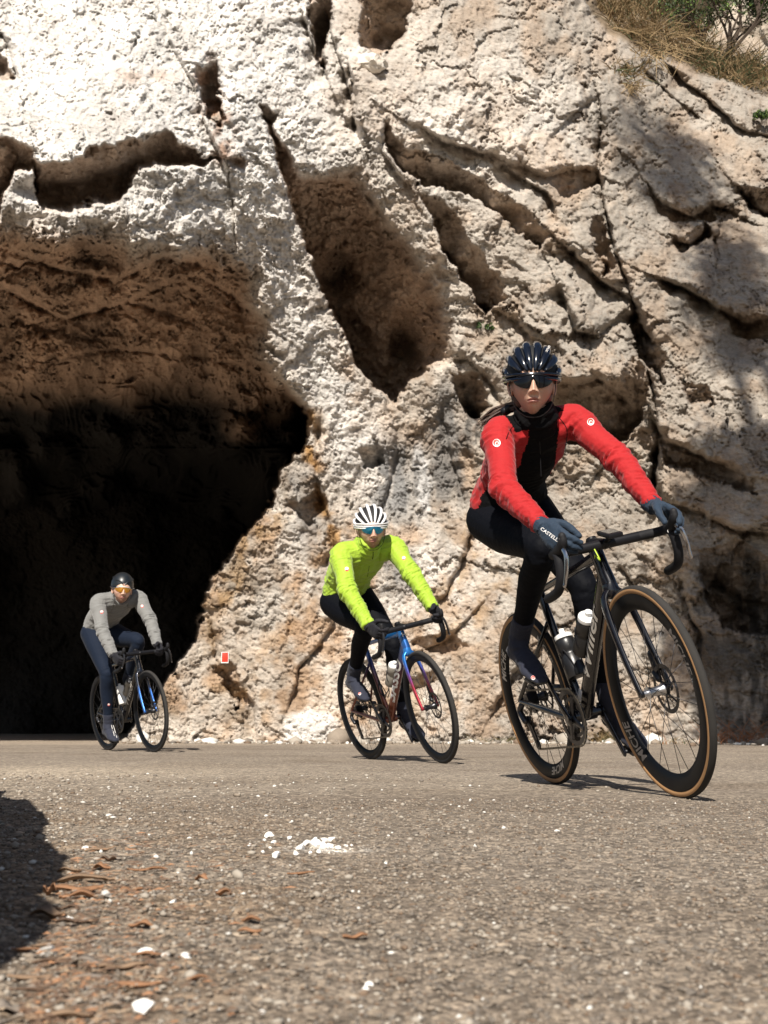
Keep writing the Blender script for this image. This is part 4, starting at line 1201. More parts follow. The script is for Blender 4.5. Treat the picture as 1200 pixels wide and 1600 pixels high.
M_REDJ = fabric('red_softshell', (.34, .010, .012), .75, sheen=.12)
M_BLACKJ = fabric('black_softshell', (.0035, .0035, .004), .85, sheen=0, spec=.12)
M_LIME = fabric('lime_softshell', (.30, .45, .035), .62, sheen=.15)
M_GREYJ = fabric('grey_knit', (.175, .175, .17), .85)
M_TIGHT = fabric('black_tights', (.0035, .004, .006), .65, sheen=.0, spec=.07)
M_TIGHTN = fabric('navy_tights', (.007, .012, .025), .75, sheen=.03, spec=.12)
M_GLOVEN = fabric('slate_glove', (.020, .034, .056), .7, sheen=.08, spec=.18)
M_GLOVEB = fabric('black_glove', (.009, .009, .013), .7, sheen=.05)
M_SHOE = fabric('charcoal_overshoe', (.024, .027, .042), .75, sheen=.08, spec=.15)
M_SOLE = simple('shoe_sole', (.05, .055, .055), .5)
M_HAIR = simple('brown_hair', (.045, .022, .013), .45, bump=.6, bscale=400)
M_HELM_IN = simple('helmet_foam', (.006, .006, .007), .7)
M_HELM_BLACK = simple('helmet_gloss_black', (.004, .006, .012), .2, spec=.3, coat=.7)
M_HELM_MATT = simple('helmet_dark_grey', (.008, .011, .014), .42, coat=.2, coatrough=.3)
M_HELM_WHITE = simple('helmet_white', (.80, .79, .80), .35, coat=.4)
M_LENS_DARK = simple('lens_black', (.003, .003, .004), .12, spec=.25, coat=.25)
M_LENS_TEAL = simple('lens_teal_mirror', (.01, .17, .26), .12, metal=.7, coat=1)
M_LENS_AMBER = simple('lens_amber_mirror', (.62, .27, .02), .14, metal=.7, coat=1)
M_FRAMEW = simple('glasses_frame_white', (.6, .6, .62), .35)
M_EMB_W = simple('emblem_white', (.80, .78, .76), .5)
M_EMB_R = simple('emblem_red', (.75, .05, .03), .5)

def ik(hip, ank, a, b, bend):
    hip = np.array(hip, float); ank = np.array(ank, float); v = ank - hip; d = np.linalg.norm(v)
    if d > (a + b) * .999: k = (a + b) * 1.0; a = a * d * 1.002 / k; b = b * d * 1.002 / k
    t = (a * a - b * b + d * d) / (2 * d); h = math.sqrt(max(a * a - t * t, 0))
    u = v / d; bd = np.array(bend, float); bd -= u * (bd @ u); bd /= np.linalg.norm(bd)
    return hip + u * t + bd * h
def nrm(v): v = np.array(v, float); return v / np.linalg.norm(v)

def hand(mb, W, d, n, side_c, curls, sc=1.0, thumb=None, grow=0.0, spread=.0):
    """palm and five fingers; d towards the knuckles, n out of the palm, side_c towards the index finger"""
    d = nrm(d); n = np.array(n, float); n = nrm(n - d * (n @ d)); c = np.array(side_c, float); c = c - d * (c @ d) - n * (c @ n); c = nrm(c)
    g = grow
    P = lambda a, b, e=0: W + (d * a + c * b + n * e) * sc
    mb.tube([P(-.03, 0), P(0, 0), P(.03, .001), P(.065, .001), P(.088, .0)],
            np.array([(.028, .022), (.0285, .020), (.038, .0175), (.041, .016), (.037, .013)]) * sc + g, seg=14, up=c, rnd=True)
    off = (.030, .0105, -.0095, -.0285); base = (.086, .090, .086, .078); ln = (.072, .080, .074, .058)
    for i in range(4):
        p = P(base[i] - .02, off[i] * .92, .0); pts = [p]; q = P(base[i], off[i], .001); pts.append(q)
        th = 0; L = ln[i] * sc
        for j, fr in enumerate((.45, .30, .25)):
            th += curls[i][j]
            dirv = d * math.cos(th) + n * math.sin(th) + c * spread * (1.5 - i) * .12
            for hh in (.5, 1.0): pts.append(pts[-1] + nrm(dirv) * L * fr * .5)
        pts = np.array(pts)
        r = np.interp(np.arange(len(pts)), [0, 2, 5, len(pts) - 1], [.0100, .0098, .0088, .0072]) * sc * (1, 1.03, 1, .9)[i] + g
        mb.tube(pts, r, seg=10, rnd=True)
    tb = thumb or dict(a=(.5, .62, .35), b=(.75, .25, .55), c=(.8, .0, .6))
    p = P(.012, .020, .006); pts = [p, P(.026, .030, .010)]
    for key, L in (('a', .036), ('b', .032), ('c', .026)):
        v = tb[key]; pts.append(pts[-1] + nrm(d * v[0] + c * v[1] + n * v[2]) * L * sc)
    mb.tube(spline(pts, 3), np.interp(np.linspace(0, 1, (len(pts) - 1) * 3 + 1), [0, .35, 1], [.0165, .0130, .0085]) * sc + g, seg=10, rnd=True)

def head_mesh(sc=1.0, male=False, mouth=0.0):
    """head with face: x forward, y left, z up, eyes at z=0.  returns V, F, material index per face (0 skin, 1 lips, 2 brow, 3 stubble)"""
    nu, nv = 150, 120
    ph = np.linspace(-math.pi, math.pi, nu, endpoint=False)
    # denser columns towards the face
    ph = ph - .55 * np.sin(ph)
    th = np.linspace(.02, math.pi - .02, nv)
    PH, TH = np.meshgrid(ph, th)
    dx = np.sin(TH) * np.cos(PH); dy = np.sin(TH) * np.sin(PH); dz = np.cos(TH)
    # skull
    x = .098 * dx; y = .077 * dy; z = .112 * dz
    x = x - .004
    # jaw: narrows and comes forward under the eyes
    lo = sstep(.01, -.115, z)
    y = y * (1 - (.40 if not male else .32) * lo ** 1.15)
    back = dx < 0
    x = np.where(back, x * (1 - .45 * lo), x * (1 - .06 * lo))
    x = x + .012 * lo * (dx > 0) * dx
    f = np.clip(dx, 0, 1) ** .5 * (dx > 0)
    G = lambda y0, z0, sy, sz: np.exp(-(((y - y0) / sy) ** 2 + ((z - z0) / sz) ** 2))
    # forehead flattening, brow
    x = x + f * (.004 * G(0, .022, .05, .010))
    # eye sockets and eyes
    for s in (-1, 1):
        x = x - f * .013 * G(s * .031, -.002, .017, .013)
        x = x + f * .0075 * G(s * .031, -.003, .0115, .0075)
        x = x + f * .006 * G(s * .043, -.030, .017, .014)     # cheekbone
        x = x - f * .004 * G(s * .040, -.062, .014, .022)     # hollow of the cheek
        x = x + f * .0012 * G(s * .031, .004, .014, .0016)
    # nose
    bridge = np.interp(z, [-.052, -.046, -.040, -.020, .004, .014], [0, .013, .026, .017, .006, 0])
    wid = np.interp(z, [-.05, -.042, -.02, .01], [.0155, .0130, .0085, .0080])
    x = x + f * bridge * np.exp(-(y / wid) ** 2)
    for s in (-1, 1):
        x = x + f * .0085 * G(s * .0125, -.042, .0058, .0062)
        x = x - f * .004 * G(s * .007, -.0495, .003, .002)
    # mouth
    mz = -.068
    lipw = .021 if not male else .023
    x = x + f * .0045 * G(0, mz, .024, .016)
    x = x + f * (.0058 if not male else .004) * np.exp(-(y / lipw) ** 4) * np.exp(-((z - mz - .0052 + .0022 * (np.abs(y) / .02) ** 2) / .0038) ** 2)
    x = x + f * (.0072 if not male else .0055) * np.exp(-(y / (lipw * .85)) ** 4) * np.exp(-((z - mz + .0062) / .0042) ** 2)
    x = x - f * .0055 * np.exp(-(y / lipw) ** 4) * np.exp(-((z - mz) / .0016) ** 2)
    x = x - f * .003 * G(0, mz - .0155, .016, .004)
    x = x - f * .0015 * G(0, mz + .014, .003, .006)
    # chin
    x = x + f * (.009 if not male else .012) * G(0, -.099, .020, .014)
    V = np.stack([x, y, z], -1).reshape(-1, 3) * sc
    idx = np.arange(nu * nv).reshape(nv, nu)
    F = []; mi = []
    Y = y * 1; Z = z * 1
    for i in range(nv - 1):
        for j in range(nu):
            j2 = (j + 1) % nu
            F.append((idx[i, j], idx[i + 1, j], idx[i + 1, j2], idx[i, j2]))
            yy = (Y[i, j] + Y[i + 1, j2]) / 2; zz = (Z[i, j] + Z[i + 1, j2]) / 2; m = 0
            if dx[i, j] > 0 and abs(yy) < lipw * 1.02:
                q = abs(yy) / lipw
                if mz - .0105 * math.sqrt(max(0, 1 - q * q)) < zz < mz + (.0090 - .002 * (q < .15)) * (1 - q) ** .6: m = 1
            if m == 0 and dx[i, j] > 0 and 0.014 < abs(yy) < .048 and abs(zz - (.017 - .09 * (abs(yy) - .03) ** 2 * 30)) < .0030: m = 2
            if m == 0 and male and dx[i, j] > -.15 and zz < -.045 - .02 * (abs(yy) > .028) and not (abs(yy) < .013 and zz > -.055): m = 3
            mi.append(m)
    F.append(tuple(idx[0])[::-1]); mi.append(0); F.append(tuple(idx[-1])); mi.append(0)
    F[-2] = tuple(idx[0][::1]); F[-1] = tuple(idx[-1][::-1])
    return V, F, mi

def wrinkle(V, N, limbs, amp, seed, torso=None):
    amp = amp * 1.9
    """cloth folds: rings that bunch along the arm, longer soft folds on the trunk"""
    D = np.zeros(len(V)); w = np.zeros(len(V))
    for pts, peaks in limbs:
        pts = np.asarray(pts, float)
        best = np.full(len(V), 9.); tt = np.zeros(len(V)); AX = np.zeros((len(V), 3)); acc = 0; C = np.zeros((len(V), 3))
        for a, b in zip(pts[:-1], pts[1:]):
            L = np.linalg.norm(b - a); u = (b - a) / L; t = np.clip((V - a) @ u, 0, L); q = a + t[:, None] * u; d = np.linalg.norm(V - q, axis=1)
            m = d < best; best = np.where(m, d, best); tt = np.where(m, acc + t, tt); C[m] = q[m]; AX[m] = u; acc += L
        rad = V - C
        ang = np.arctan2(rad @ np.array([0, 1, 0]), rad @ nrm([.5, 0, .85]))
        k = np.exp(-(np.maximum(best - .05, 0) / .02) ** 2)
        am = .25 + sum(h * np.exp(-((tt - p) / wd) ** 2) for p, wd, h in peaks)
        tw = tt + .012 * np.sin(ang * 1.0 + seed)
        n1 = fbm(np.stack([tw * 62, np.cos(ang) * .9, np.sin(ang) * .9], 1) + seed, 3, seed, ridged=True)
        n2 = fbm(np.stack([tw * 26, np.cos(ang) * .7, np.sin(ang) * .7], 1) + seed + 4, 2, seed + 5)
        D = np.where(k > w, (n1 * .75 + n2 * .8) * am, D); w = np.maximum(w, k)
    if torso is not None:
        q = V @ np.array(torso).T
        t1 = fbm(q, 3, seed + 30, ridged=True)
        D = D * w + t1 * (1 - w) * .8
    return V + N * (D * amp)[:, None]

class Proj:
    """drape flat marks on a surface, aimed along a given direction"""
    def __init__(s, V, F): s.b = BVHTree.FromPolygons([Vector(v) for v in V], [tuple(int(i) for i in f) for f in F])
    def put(s, name, V2, F2, center, right, up, look, mat, parent, off=.0012):
        P = []; look = nrm(look); ok = True
        for u, v in V2:
            o = center + right * u + up * v - look * .25
            h = s.b.ray_cast(Vector(o), Vector(look), .6)
            if h[0] is None: P.append(None)
            else: P.append(np.array(h[0]) - look * off)
        good = [p for p in P if p is not None]
        if len(good) < 3: return None
        dm = np.median([(p - center) @ look for p in good])
        P = [p if p is not None and abs((p - center) @ look - dm) < .03 else center + right * V2[i][0] + up * V2[i][1] + look * dm for i, p in enumerate(P)]
        me = mesh_from(name, P, F2, mat, smooth=False)
        return link(name, me, parent)
def disc2(r, n=14, k=2):
    V = [(0, 0)]; F = []
    for q in range(1, k + 1):
        for i in range(n): a = 2 * math.pi * i / n; V.append((r * q / k * math.cos(a), r * q / k * math.sin(a)))
    for i in range(n): F.append((0, 1 + i, 1 + (i + 1) % n))
    for q in range(1, k):
        for i in range(n):
            a = 1 + (q - 1) * n; b = 1 + q * n; F.append((a + i, b + i, b + (i + 1) % n, a + (i + 1) % n))
    return V, F
def scorpion2(r):
    """little coiled emblem: a hooked stroke with two claws"""
    V = []; F = []
    def stroke(pts, w):
        n0 = len(V); pts = np.array(pts)
        T = np.gradient(pts, axis=0); T /= np.linalg.norm(T, axis=1)[:, None]
        for (x, y), (tx, ty), ww in zip(pts, T, w): V.append((x - ty * ww, y + tx * ww)); V.append((x + ty * ww, y - tx * ww))
        for i in range(len(pts) - 1): F.append((n0 + 2 * i, n0 + 2 * i + 1, n0 + 2 * i + 3, n0 + 2 * i + 2))
    a = np.linspace(-.4, 3.9, 9)
    stroke(np.stack([r * .52 * np.cos(a), r * .55 * np.sin(a)], 1), np.array([.05, .12, .16, .17, .2, .22, .2, .15, .08]) * r)
    stroke([(-r * .2, -r * .2), (r * .1, -r * .1), (r * .45, -r * .38)], np.array([.16, .18, .05]) * r)
    stroke([(-r * .1, r * .1), (r * .15, r * .12), (r * .2, -r * .2)], np.array([.1, .12, .05]) * r)
    return V, F

def make_rider(key, p):
    M = BM[key]; Mi = np.array(M.inverted()); R3 = np.array(M.to_3x3()); O = np.array(M.translation)
    W2L = lambda w: R3.T @ (np.asarray(w, float) - O)
    L2W = lambda l: R3 @ np.asarray(l, float) + O
    camL = W2L((0, 0, CAMH))
    root = empty('person', M)
    tag(root, p['label'], 'cyclist')
    def pix(px, py, x):     # bike-frame point under a picture point on the plane x = const
        r = R3.T @ ray(px, py); t = (x - camL[0]) / r[0]; return camL + r * t
    s = p.get('s', 1.0)
    C = p['cloth']
    # ---------------- skeleton
    sh = {-1: np.array(p['shR']), 1: np.array(p['shL'])}; el = {-1: np.array(p['elR']), 1: np.array(p['elL'])}; wr = {-1: np.array(p['wrR']), 1: np.array(p['wrL'])}
    hip = {q: np.array([p['hip'][0], q * .085 + p['hip'][1], p['hip'][2]]) for q in (-1, 1)}
    ball = {}; ank = {}; knee = {}
    for q, th, tilt in ((-1, p['crank'], p['tiltR']), (1, p['crank'] + math.pi, p['tiltL'])):
        pd = BB + np.array([math.cos(th) * .1725, q * .122, math.sin(th) * .1725])
        ball[q] = pd + np.array([0.0, 0, .042])
        ank[q] = ball[q] + np.array([-.125 * math.cos(tilt) + .085 * math.sin(tilt), -q * .012, .125 * math.sin(tilt) + .085 * math.cos(tilt)]) * 1.0
        knee[q] = ik(hip[q], ank[q], p['thigh'], p['shin'], (1, q * p.get('kneeout', .08), .25))
    spine = [np.array(v) for v in p['spine']]       # pelvis .. base of neck
    sw = p['sw']                                    # half width, half thickness at each
    # head frame (world), facing back along the view with a little turn
    hc0 = L2W(pix(*p['chin'], p['chinx']))
    view = nrm(np.array([0, 0, CAMH]) - hc0)
    up0 = nrm(np.cross(np.cross(view, np.array([0, 0, 1.])), view))
    lf0 = np.cross(up0, view)
    yaw, pit, rol = p['head']
    fwd = view * math.cos(pit) - up0 * math.sin(pit); upv = up0 * math.cos(pit) + view * math.sin(pit)
    f2 = fwd * math.cos(yaw) + lf0 * math.sin(yaw); l2 = np.cross(upv, f2)
    u3 = upv * math.cos(rol) + l2 * math.sin(rol); l3 = np.cross(u3, f2)
    HR = R3.T @ np.stack([f2, l3, u3], 1)           # head axes in the bike frame
    hs = p.get('hs', 1.0)
    HC = W2L(hc0) - HR @ (np.array([.075, 0, -.115]) * hs)
    H = lambda v: HR @ (np.asarray(v, float)).T * 1.0 if np.ndim(v) == 1 else np.asarray(v) @ HR.T
    toH = lambda V: np.asarray(V) @ HR.T * hs + HC
    neck0 = spine[-1]; neck1 = toH(np.array([[-.028, 0, -.055]]))[0]
    # ---------------- body: one skin, thinner than the clothes
    mb = MB(); g = -.007
    mb.tube(spline(spine, 4), np.array([np.interp(np.linspace(0, 1, (len(spine) - 1) * 4 + 1), np.linspace(0, 1, len(spine)), [w_[k] for w_ in sw]) + g for k in (0, 1)]).T, seg=20, up=(0, 1, 0), rnd=True)
    for q in (-1, 1):
        mb.tube([spine[-2] * .4 + sh[q] * .6, sh[q], el[q], wr[q]], np.array([.05, .043, .034, .022]) * s, seg=12, rnd=True)
        mb.tube([hip[q], knee[q], knee[q] * .6 + ank[q] * .4 + np.array([-.010, 0, 0]), ank[q]], np.array([.072, .042, .036, .022]) * s, seg=12, rnd=True)
        tl_ = p['tiltR'] if q == -1 else p['tiltL']; fx_ = np.array([math.cos(tl_), 0, -math.sin(tl_)]); fz_ = np.array([math.sin(tl_), 0, math.cos(tl_)])
        mb.tube([ank[q], ball[q] - fx_ * .11 + fz_ * .02, ball[q] - fx_ * .05 + fz_ * .003, ball[q] + fx_ * .03 - fz_ * .006], [.022, .024, .022, .014], seg=10, rnd=True)
        hd_ = p['hands'][q]; mb.tube([wr[q], wr[q] + nrm(wr[q] - el[q]) * .012, wr[q] + nrm(wr[q] - el[q]) * .012 + nrm(hd_['d']) * .06], [.021, .019, .013], seg=10, rnd=True)
    mb.tube([spine[-1] - (spine[-1] - spine[-2]) * .3, neck0, neck1, toH(np.array([[-.02, 0, -.01]]))[0]], np.array([.066, .058, .054, .05]) * s, seg=16, rnd=True)
    V, F, N = remeshed(mb, .010, 3)
    hv, hf, hmi = head_mesh(1.0, p['male'])
    hv = toH(hv)
    mb2 = MB(); mb2.add(V, [tuple(f) for f in F], 0); mb2.add(hv, hf, 0); mb2.mi[-len(hf):] = hmi
    for q in (-1, 1):      # ears, eyes
        e = MB(); e.ellipsoid((-.012, q * .076, -.008), (.017, .007, .030), seg=14)
        e.tube(spline([(-.004, q * .078, .018), (-.020, q * .086, .020), (-.030, q * .087, .0), (-.018, q * .082, -.026), (-.006, q * .077, -.034)], 4), .0042, seg=8, rnd=True)
        mb2.add(toH(e.V[0]), e.F[:len(e.F)][:0], 0) if False else None
        off = 0
        for vv in e.V: pass
        mb2.add(toH(np.concatenate(e.V)), e.F, 0)
        e = MB(); e.ellipsoid((.0755, q * .031, -.003), (.011, .012, .0105), seg=12); mb2.add(toH(e.V[0]), e.F, 4)
        e = MB(); e.ellipsoid((.0845, q * .031, -.003), (.0035, .0055, .0055), seg=10); mb2.add(toH(e.V[0]), e.F, 5)
    body = mb2.build('body', [p['skin'], M_LIP, M_BROW, M_STUBBLE if p['male'] else p['skin'], M_EYE, M_IRIS], root)
    # ---------------- jacket
    mb = MB()
    nsp = len(spine); ts = np.linspace(0, 1, nsp); tt = np.linspace(0, 1, (nsp - 1) * 5 + 1)
    rad = np.stack([np.interp(tt, ts, [w_[k] for w_ in sw]) for k in (0, 1)], 1)
    sp = spline(spine, 5)
    k0 = int(len(sp) * p.get('hem', .12))
    mb.tube(sp[k0:], rad[k0:], seg=26, up=(0, 1, 0), rnd=False)
    mb.tube([sp[k0] - (sp[k0 + 1] - sp[k0]) * .8, sp[k0 + 1]], [rad[k0] * .985 + .004, rad[k0 + 1] * .9 + .003], seg=26, up=(0, 1, 0))
    aw = p.get('aw', 1.0)
    for q in (-1, 1):
        cuff = wr[q] + nrm(wr[q] - el[q]) * .0
        a = spline([spine[-2] * .55 + sh[q] * .45 + np.array([-.01, 0, 0]), sh[q], sh[q] * .5 + el[q] * .5, el[q], el[q] * .5 + wr[q] * .5, cuff], 5)
        r_ = np.interp(np.linspace(0, 1, len(a)), [0, .2, .4, .6, .8, 1], [.072, .065, .054, .0475, .0445, .0335]) * s * aw
        mb.tube(a, r_, seg=16, rnd=False)
        mb.ellipsoid(sh[q] + np.array([-.008, -q * .012, -.004]), np.array([.066, .062, .060]) * s * aw, seg=16)
    # stand-up collar: open ring made as a thick torus
    cu = nrm(neck1 - neck0); cr = nrm(np.cross(cu, (0, 1, 0))); cl = np.cross(cu, cr)
    cb = neck0 + cu * .0; ch = p.get('collar', .05)
    mb.tube([neck0 - (neck0 - spine[-2]) * .3, neck0, cb + cu * ch * .35, cb + cu * ch * .85], np.array([.085, .076, .068, .060]) * s, seg=24)
    for hgt in (0, .33, .66, 1.0):
        cc = cb + cu * ch * hgt
        n_ = 26; a_ = np.linspace(0, 2 * np.pi, n_, endpoint=False); rr_ = (.072 - .008 * hgt) * s
        mb.tube(cc + np.outer(np.cos(a_), cr) * rr_ + np.outer(np.sin(a_), cl) * rr_, .0085, seg=8, closed=True, up=cu)
    V, F, N = remeshed(mb, .0046, 3)
    limbs = []
    for q in (-1, 1):
        l1 = np.linalg.norm(el[q] - sh[q]); l2_ = np.linalg.norm(wr[q] - el[q])
        limbs.append(([sh[q], el[q], wr[q]], [(l1, .05, 1.3), (l1 + l2_ * .55, .06, .7), (l1 + l2_, .04, .8), (0.03, .05, .9)]))
    V = wrinkle(V, N, limbs, p.get('wamp', .0032), p['seed'], torso=[[16, 0, 10], [0, 9, 0], [-8, 0, 22]])
    cen = V[F].mean(1)
    mi = p['jmat'](cen, dict(sp=sp, neck0=neck0, cu=cu, sh=sh, el=el, wr=wr))
    me = mesh_from(p['jname'], V, F, smooth=True, mats=C['jacket'], mi=mi)
    jac = link(p['jname'], me, root)
    PJ = Proj(V, F)
    # ---------------- tights
    mb = MB()
    pel = p['pelvis']
    ks = int(len(sp) * p.get('tightup', .22)) + 1
    mb.tube(sp[:ks], rad[:ks] * .96, seg=24, up=(0, 1, 0), rnd=True)
    for q in (-1, 1):
        hq = hip[q]
        a = spline([hq + np.array([-.035, 0, .012]), hq * .72 + knee[q] * .28 + np.array([0, 0, -.01]), hq * .35 + knee[q] * .65, knee[q], knee[q] * .68 + ank[q] * .32 + np.array([-.012, 0, -.003]), knee[q] * .3 + ank[q] * .7, ank[q]], 5)
        r_ = np.interp(np.linspace(0, 1, len(a)), [0, .17, .33, .5, .67, .83, 1], [.100, .092, .073, .0565, .0555, .043, .036]) * s * p.get('lw', 1.0)
        mb.tube(a, r_, seg=18, rnd=True)
        mb.ellipsoid(knee[q] + np.array([.012, 0, .004]), np.array([.052, .050, .055]) * s, seg=14)
        mb.ellipsoid(hq + np.array([-.075, -q * .012, .012]), np.array([.085, .085, .092]) * s, seg=16)
    V, F, N = remeshed(mb, .006, 4)
    V = wrinkle(V, N, [([hip[q], knee[q], ank[q]], [(p['thigh'], .05, .6), (p['thigh'] + p['shin'], .05, .8)]) for q in (-1, 1)], .0013, p['seed'] + 3)
    tg = link('tights', mesh_from('tights', V, F, C['tights'], smooth=True), root)
    PT = Proj(V, F)
    # ---------------- gloves
    hp = []
    for q in (-1, 1):
        h = p['hands'][q]
        mb = MB()
        hand(mb, wr[q] + nrm(wr[q] - el[q]) * h.get('out', .012), h['d'], h['n'], h['c'], h['curl'], sc=p.get('hsz', 1.0), thumb=h.get('thumb'), grow=.0012)
        mb.tube([wr[q] - nrm(wr[q] - el[q]) * .012, wr[q] + nrm(wr[q] - el[q]) * .022], [.0325 * s, .030 * s], seg=16)
        V, F, N = remeshed(mb, .0026 if key != 'gry' else .0034, 2)
        V = V + N * (.0012 * fbm(V * 55, 3, 7, ridged=True))[:, None]
        gl = link('glove', mesh_from('glove', V, F, C['glove'], smooth=True), root)
        hp.append((Proj(V, F), gl))
    # ---------------- shoe covers
    for q, tilt in ((-1, p['tiltR']), (1, p['tiltL'])):
        mb = MB(); b = ball[q]; ct, st_ = math.cos(tilt), math.sin(tilt)
        fx = np.array([ct, 0, -st_]); fz = np.array([st_, 0, ct]); y_ = np.array([0, q * 1., 0])
        pt = lambda a, c_, e=0: b + fx * a + fz * c_ + y_ * e
        mb.tube([pt(-.175, .0), pt(-.15, .006), pt(-.10, .018), pt(-.04, .010), pt(.0, -.004, .002), pt(.04, -.010, .0), pt(.068, -.014, -.004)],
                np.array([(.024, .026), (.032, .036), (.035, .048), (.042, .040), (.047, .029), (.041, .021), (.026, .014)]) * s, seg=18, up=(0, 1, 0), rnd=True)
        mb.tube([pt(-.112, .0), pt(-.115, .05), ank[q] + nrm(knee[q] - ank[q]) * .0, ank[q] + nrm(knee[q] - ank[q]) * .085], np.array([(.033, .050), (.038, .052), (.042, .048), (.043, .045)]) * s, seg=16, up=(0, 1, 0))
        V, F, N = remeshed(mb, .0045, 3)
        V = V + N * (.0014 * fbm(V * np.array([20, 20, 50]), 3, 9, ridged=True))[:, None]
        sole = ((V[F].mean(1) - b) @ fz < -.018 * s).astype(int)
        so = link('shoe_cover', mesh_from('shoe_cover', V, F, smooth=True, mats=[C['shoe'], M_SOLE], mi=sole), root)
        if q == -1: PS = (Proj(V, F), so)
    # ---------------- helmet
    hb = p['helmet']
    ax_, ay_, az_ = .128, .103, .120; cz = .044; HX = -.034
    def hel(t, a, r=1.0, dn=R(22)):
        u = np.array([math.cos(t), math.sin(t) * math.sin(a), math.sin(t) * math.cos(a)])
        u = np.array([u[0] * math.cos(dn) + u[2] * math.sin(dn), u[1], u[2] * math.cos(dn) - u[0] * math.sin(dn)])
        return np.array([u[0] * ax_ * r + HX, u[1] * ay_ * r, cz + u[2] * az_ * r])
    mb = MB()       # foam core: cap cut off below the brim
    bm = bmesh.new(); bmesh.ops.create_uvsphere(bm, u_segments=48, v_segments=32, radius=1)
    for v in bm.verts:
        x_, y_, z_ = v.co; v.co = (x_ * ax_ * .93, y_ * ay_ * .93, z_ * az_ * .93)
    bmesh.ops.bisect_plane(bm, geom=bm.verts[:] + bm.edges[:] + bm.faces[:], plane_co=(0, 0, -.022), plane_no=(.10, 0, 1), clear_inner=True)
    ed = [e for e in bm.edges if e.is_boundary]; bmesh.ops.holes_fill(bm, edges=ed)
    Vh = np.array([(v.co.x + HX, v.co.y, v.co.z + cz) for v in bm.verts]); Fh = [[v.index for v in f.verts] for f in bm.faces]; bm.free()
    mb.add(toH(Vh), Fh, 0)
    he = mb.build('helmet', M_HELM_IN if hb['kind'] != 'smooth' else hb['mat'], root)
    if hb['kind'] == 'ribs':
        for a in np.radians(hb['angs']):
            mb = MB(); tl = [t for t in np.linspace(.1, 2.9, 120) if hel(t, a)[2] > cz - .006 or t > 1.6]; pts = np.array([hel(t, a, 1.0) for t in np.linspace(tl[0], 2.62, 22)])
            wv = np.interp(np.linspace(0, 1, 22), [0, .12, .5, .85, 1], [.0045, .0075, .0100, .0085, .006]) * hb.get('w', 1)
            cenp = np.array([HX, 0, cz])
            upn = np.array([np.cross(nrm(pts[min(i + 1, 21)] - pts[max(i - 1, 0)]), nrm(pts[i] - cenp)) for i in range(22)])
            mb.tube(pts, np.stack([wv, np.full(22, .0085)], 1), seg=10, up=upn, rnd=True)
            mb.V = [toH(v) for v in mb.V]; mb.build('rib', hb['mat'], he)
        for zz, rr, w_, h_ in hb['bands']:
            mb = MB(); aa = np.linspace(-2.3, 2.3, 40)
            pts = np.array([(math.cos(a) * ax_ * rr + HX, math.sin(a) * ay_ * rr, cz + zz - .016 * math.cos(a) * hb.get('dip', 1)) for a in aa])
            mb.tube(pts, [(w_, h_)] * 40, seg=10, up=np.array([(-math.cos(a) * .3, -math.sin(a) * .3, 1) for a in aa])[:, ::1], rnd=True)
            mb.V = [toH(v) for v in mb.V]; mb.build('brim_band', hb['mat'], he)
        mb = MB(); aa = np.linspace(0, 2 * np.pi, 60, endpoint=False)
        pts = np.array([(math.cos(a) * ax_ * .95 + HX, math.sin(a) * ay_ * .95, cz - .022 - .012 * math.cos(a)) for a in aa])
        mb.tube(pts, .0075, seg=8, closed=True, up=(0, 0, 1)); mb.V = [toH(v) for v in mb.V]; mb.build('helmet_rim', M_HELM_IN if hb.get('rimdark', 1) else hb['mat'], he)
    else:
        for q in (-1, 1):
            mb = MB(); pts = np.array([hel(t, a * q, .955) for t, a in zip(np.linspace(.25, 2.3, 24), np.interp(np.linspace(0, 1, 24), [0, .4, 1], [.15, .95, 1.1]))])
            mb.tube(pts, .005, seg=8, rnd=True); mb.V = [toH(v) for v in mb.V]; mb.build('helmet_ridge', hb['mat'], he)
        mb = MB(); aa = np.linspace(0, 2 * np.pi, 60, endpoint=False)
        pts = np.array([(math.cos(a) * ax_ * .94 + HX, math.sin(a) * ay_ * .94, cz - .020 - .012 * math.cos(a)) for a in aa])
        mb.tube(pts, .008, seg=8, closed=True, up=(0, 0, 1)); mb.V = [toH(v) for v in mb.V]; mb.build('helmet_rim', M_HELM_BLACK, he)
    # straps
    for q in (-1, 1):
        mb = MB()
        mb.tube(spline([(.030, q * .085, .025), (.022, q * .080, -.03), (.020, q * .064, -.085), (.030, q * .03, -.118), (.032, 0, -.124)], 5), [(.006, .0016)] * 21, seg=6, up=(1, 0, 0))
        mb.V = [toH(v) for v in mb.V]; mb.build('chin_strap', M_HELM_IN, he)
    # ---------------- glasses
    gl = p['glasses']
    n_ = 33; yy = np.linspace(-.069, .069, n_)
    V = []; F = []
    for y_ in yy:
        q = abs(y_) / .069
        xx = .101 - .046 * q ** 2.3
        top = .0185 - .006 * q ** 2; bot = -.030 + .028 * q ** 3.0 + .034 * math.exp(-(y_ / .0105) ** 2)
        if gl.get('deep'): bot -= .003 * (1 - q)
        for tq in (0, .33, .66, 1): 
            z_ = top + (bot - top) * tq; V.append((xx + .004 * math.sin(tq * math.pi), y_, z_))
        for tq in (1, .66, .33, 0):
            z_ = top + (bot - top) * tq; V.append((xx + .004 * math.sin(tq * math.pi) - .0018, y_, z_))
    for i in range(n_ - 1):
        for k in range(8): F.append((i * 8 + k, i * 8 + (k + 1) % 8, (i + 1) * 8 + (k + 1) % 8, (i + 1) * 8 + k))
    F.append(tuple(range(8))); F.append(tuple((n_ - 1) * 8 + k for k in range(8))[::-1])
    mb = MB(); mb.add(toH(V), F); go = mb.build('sunglasses', gl['lens'], root)
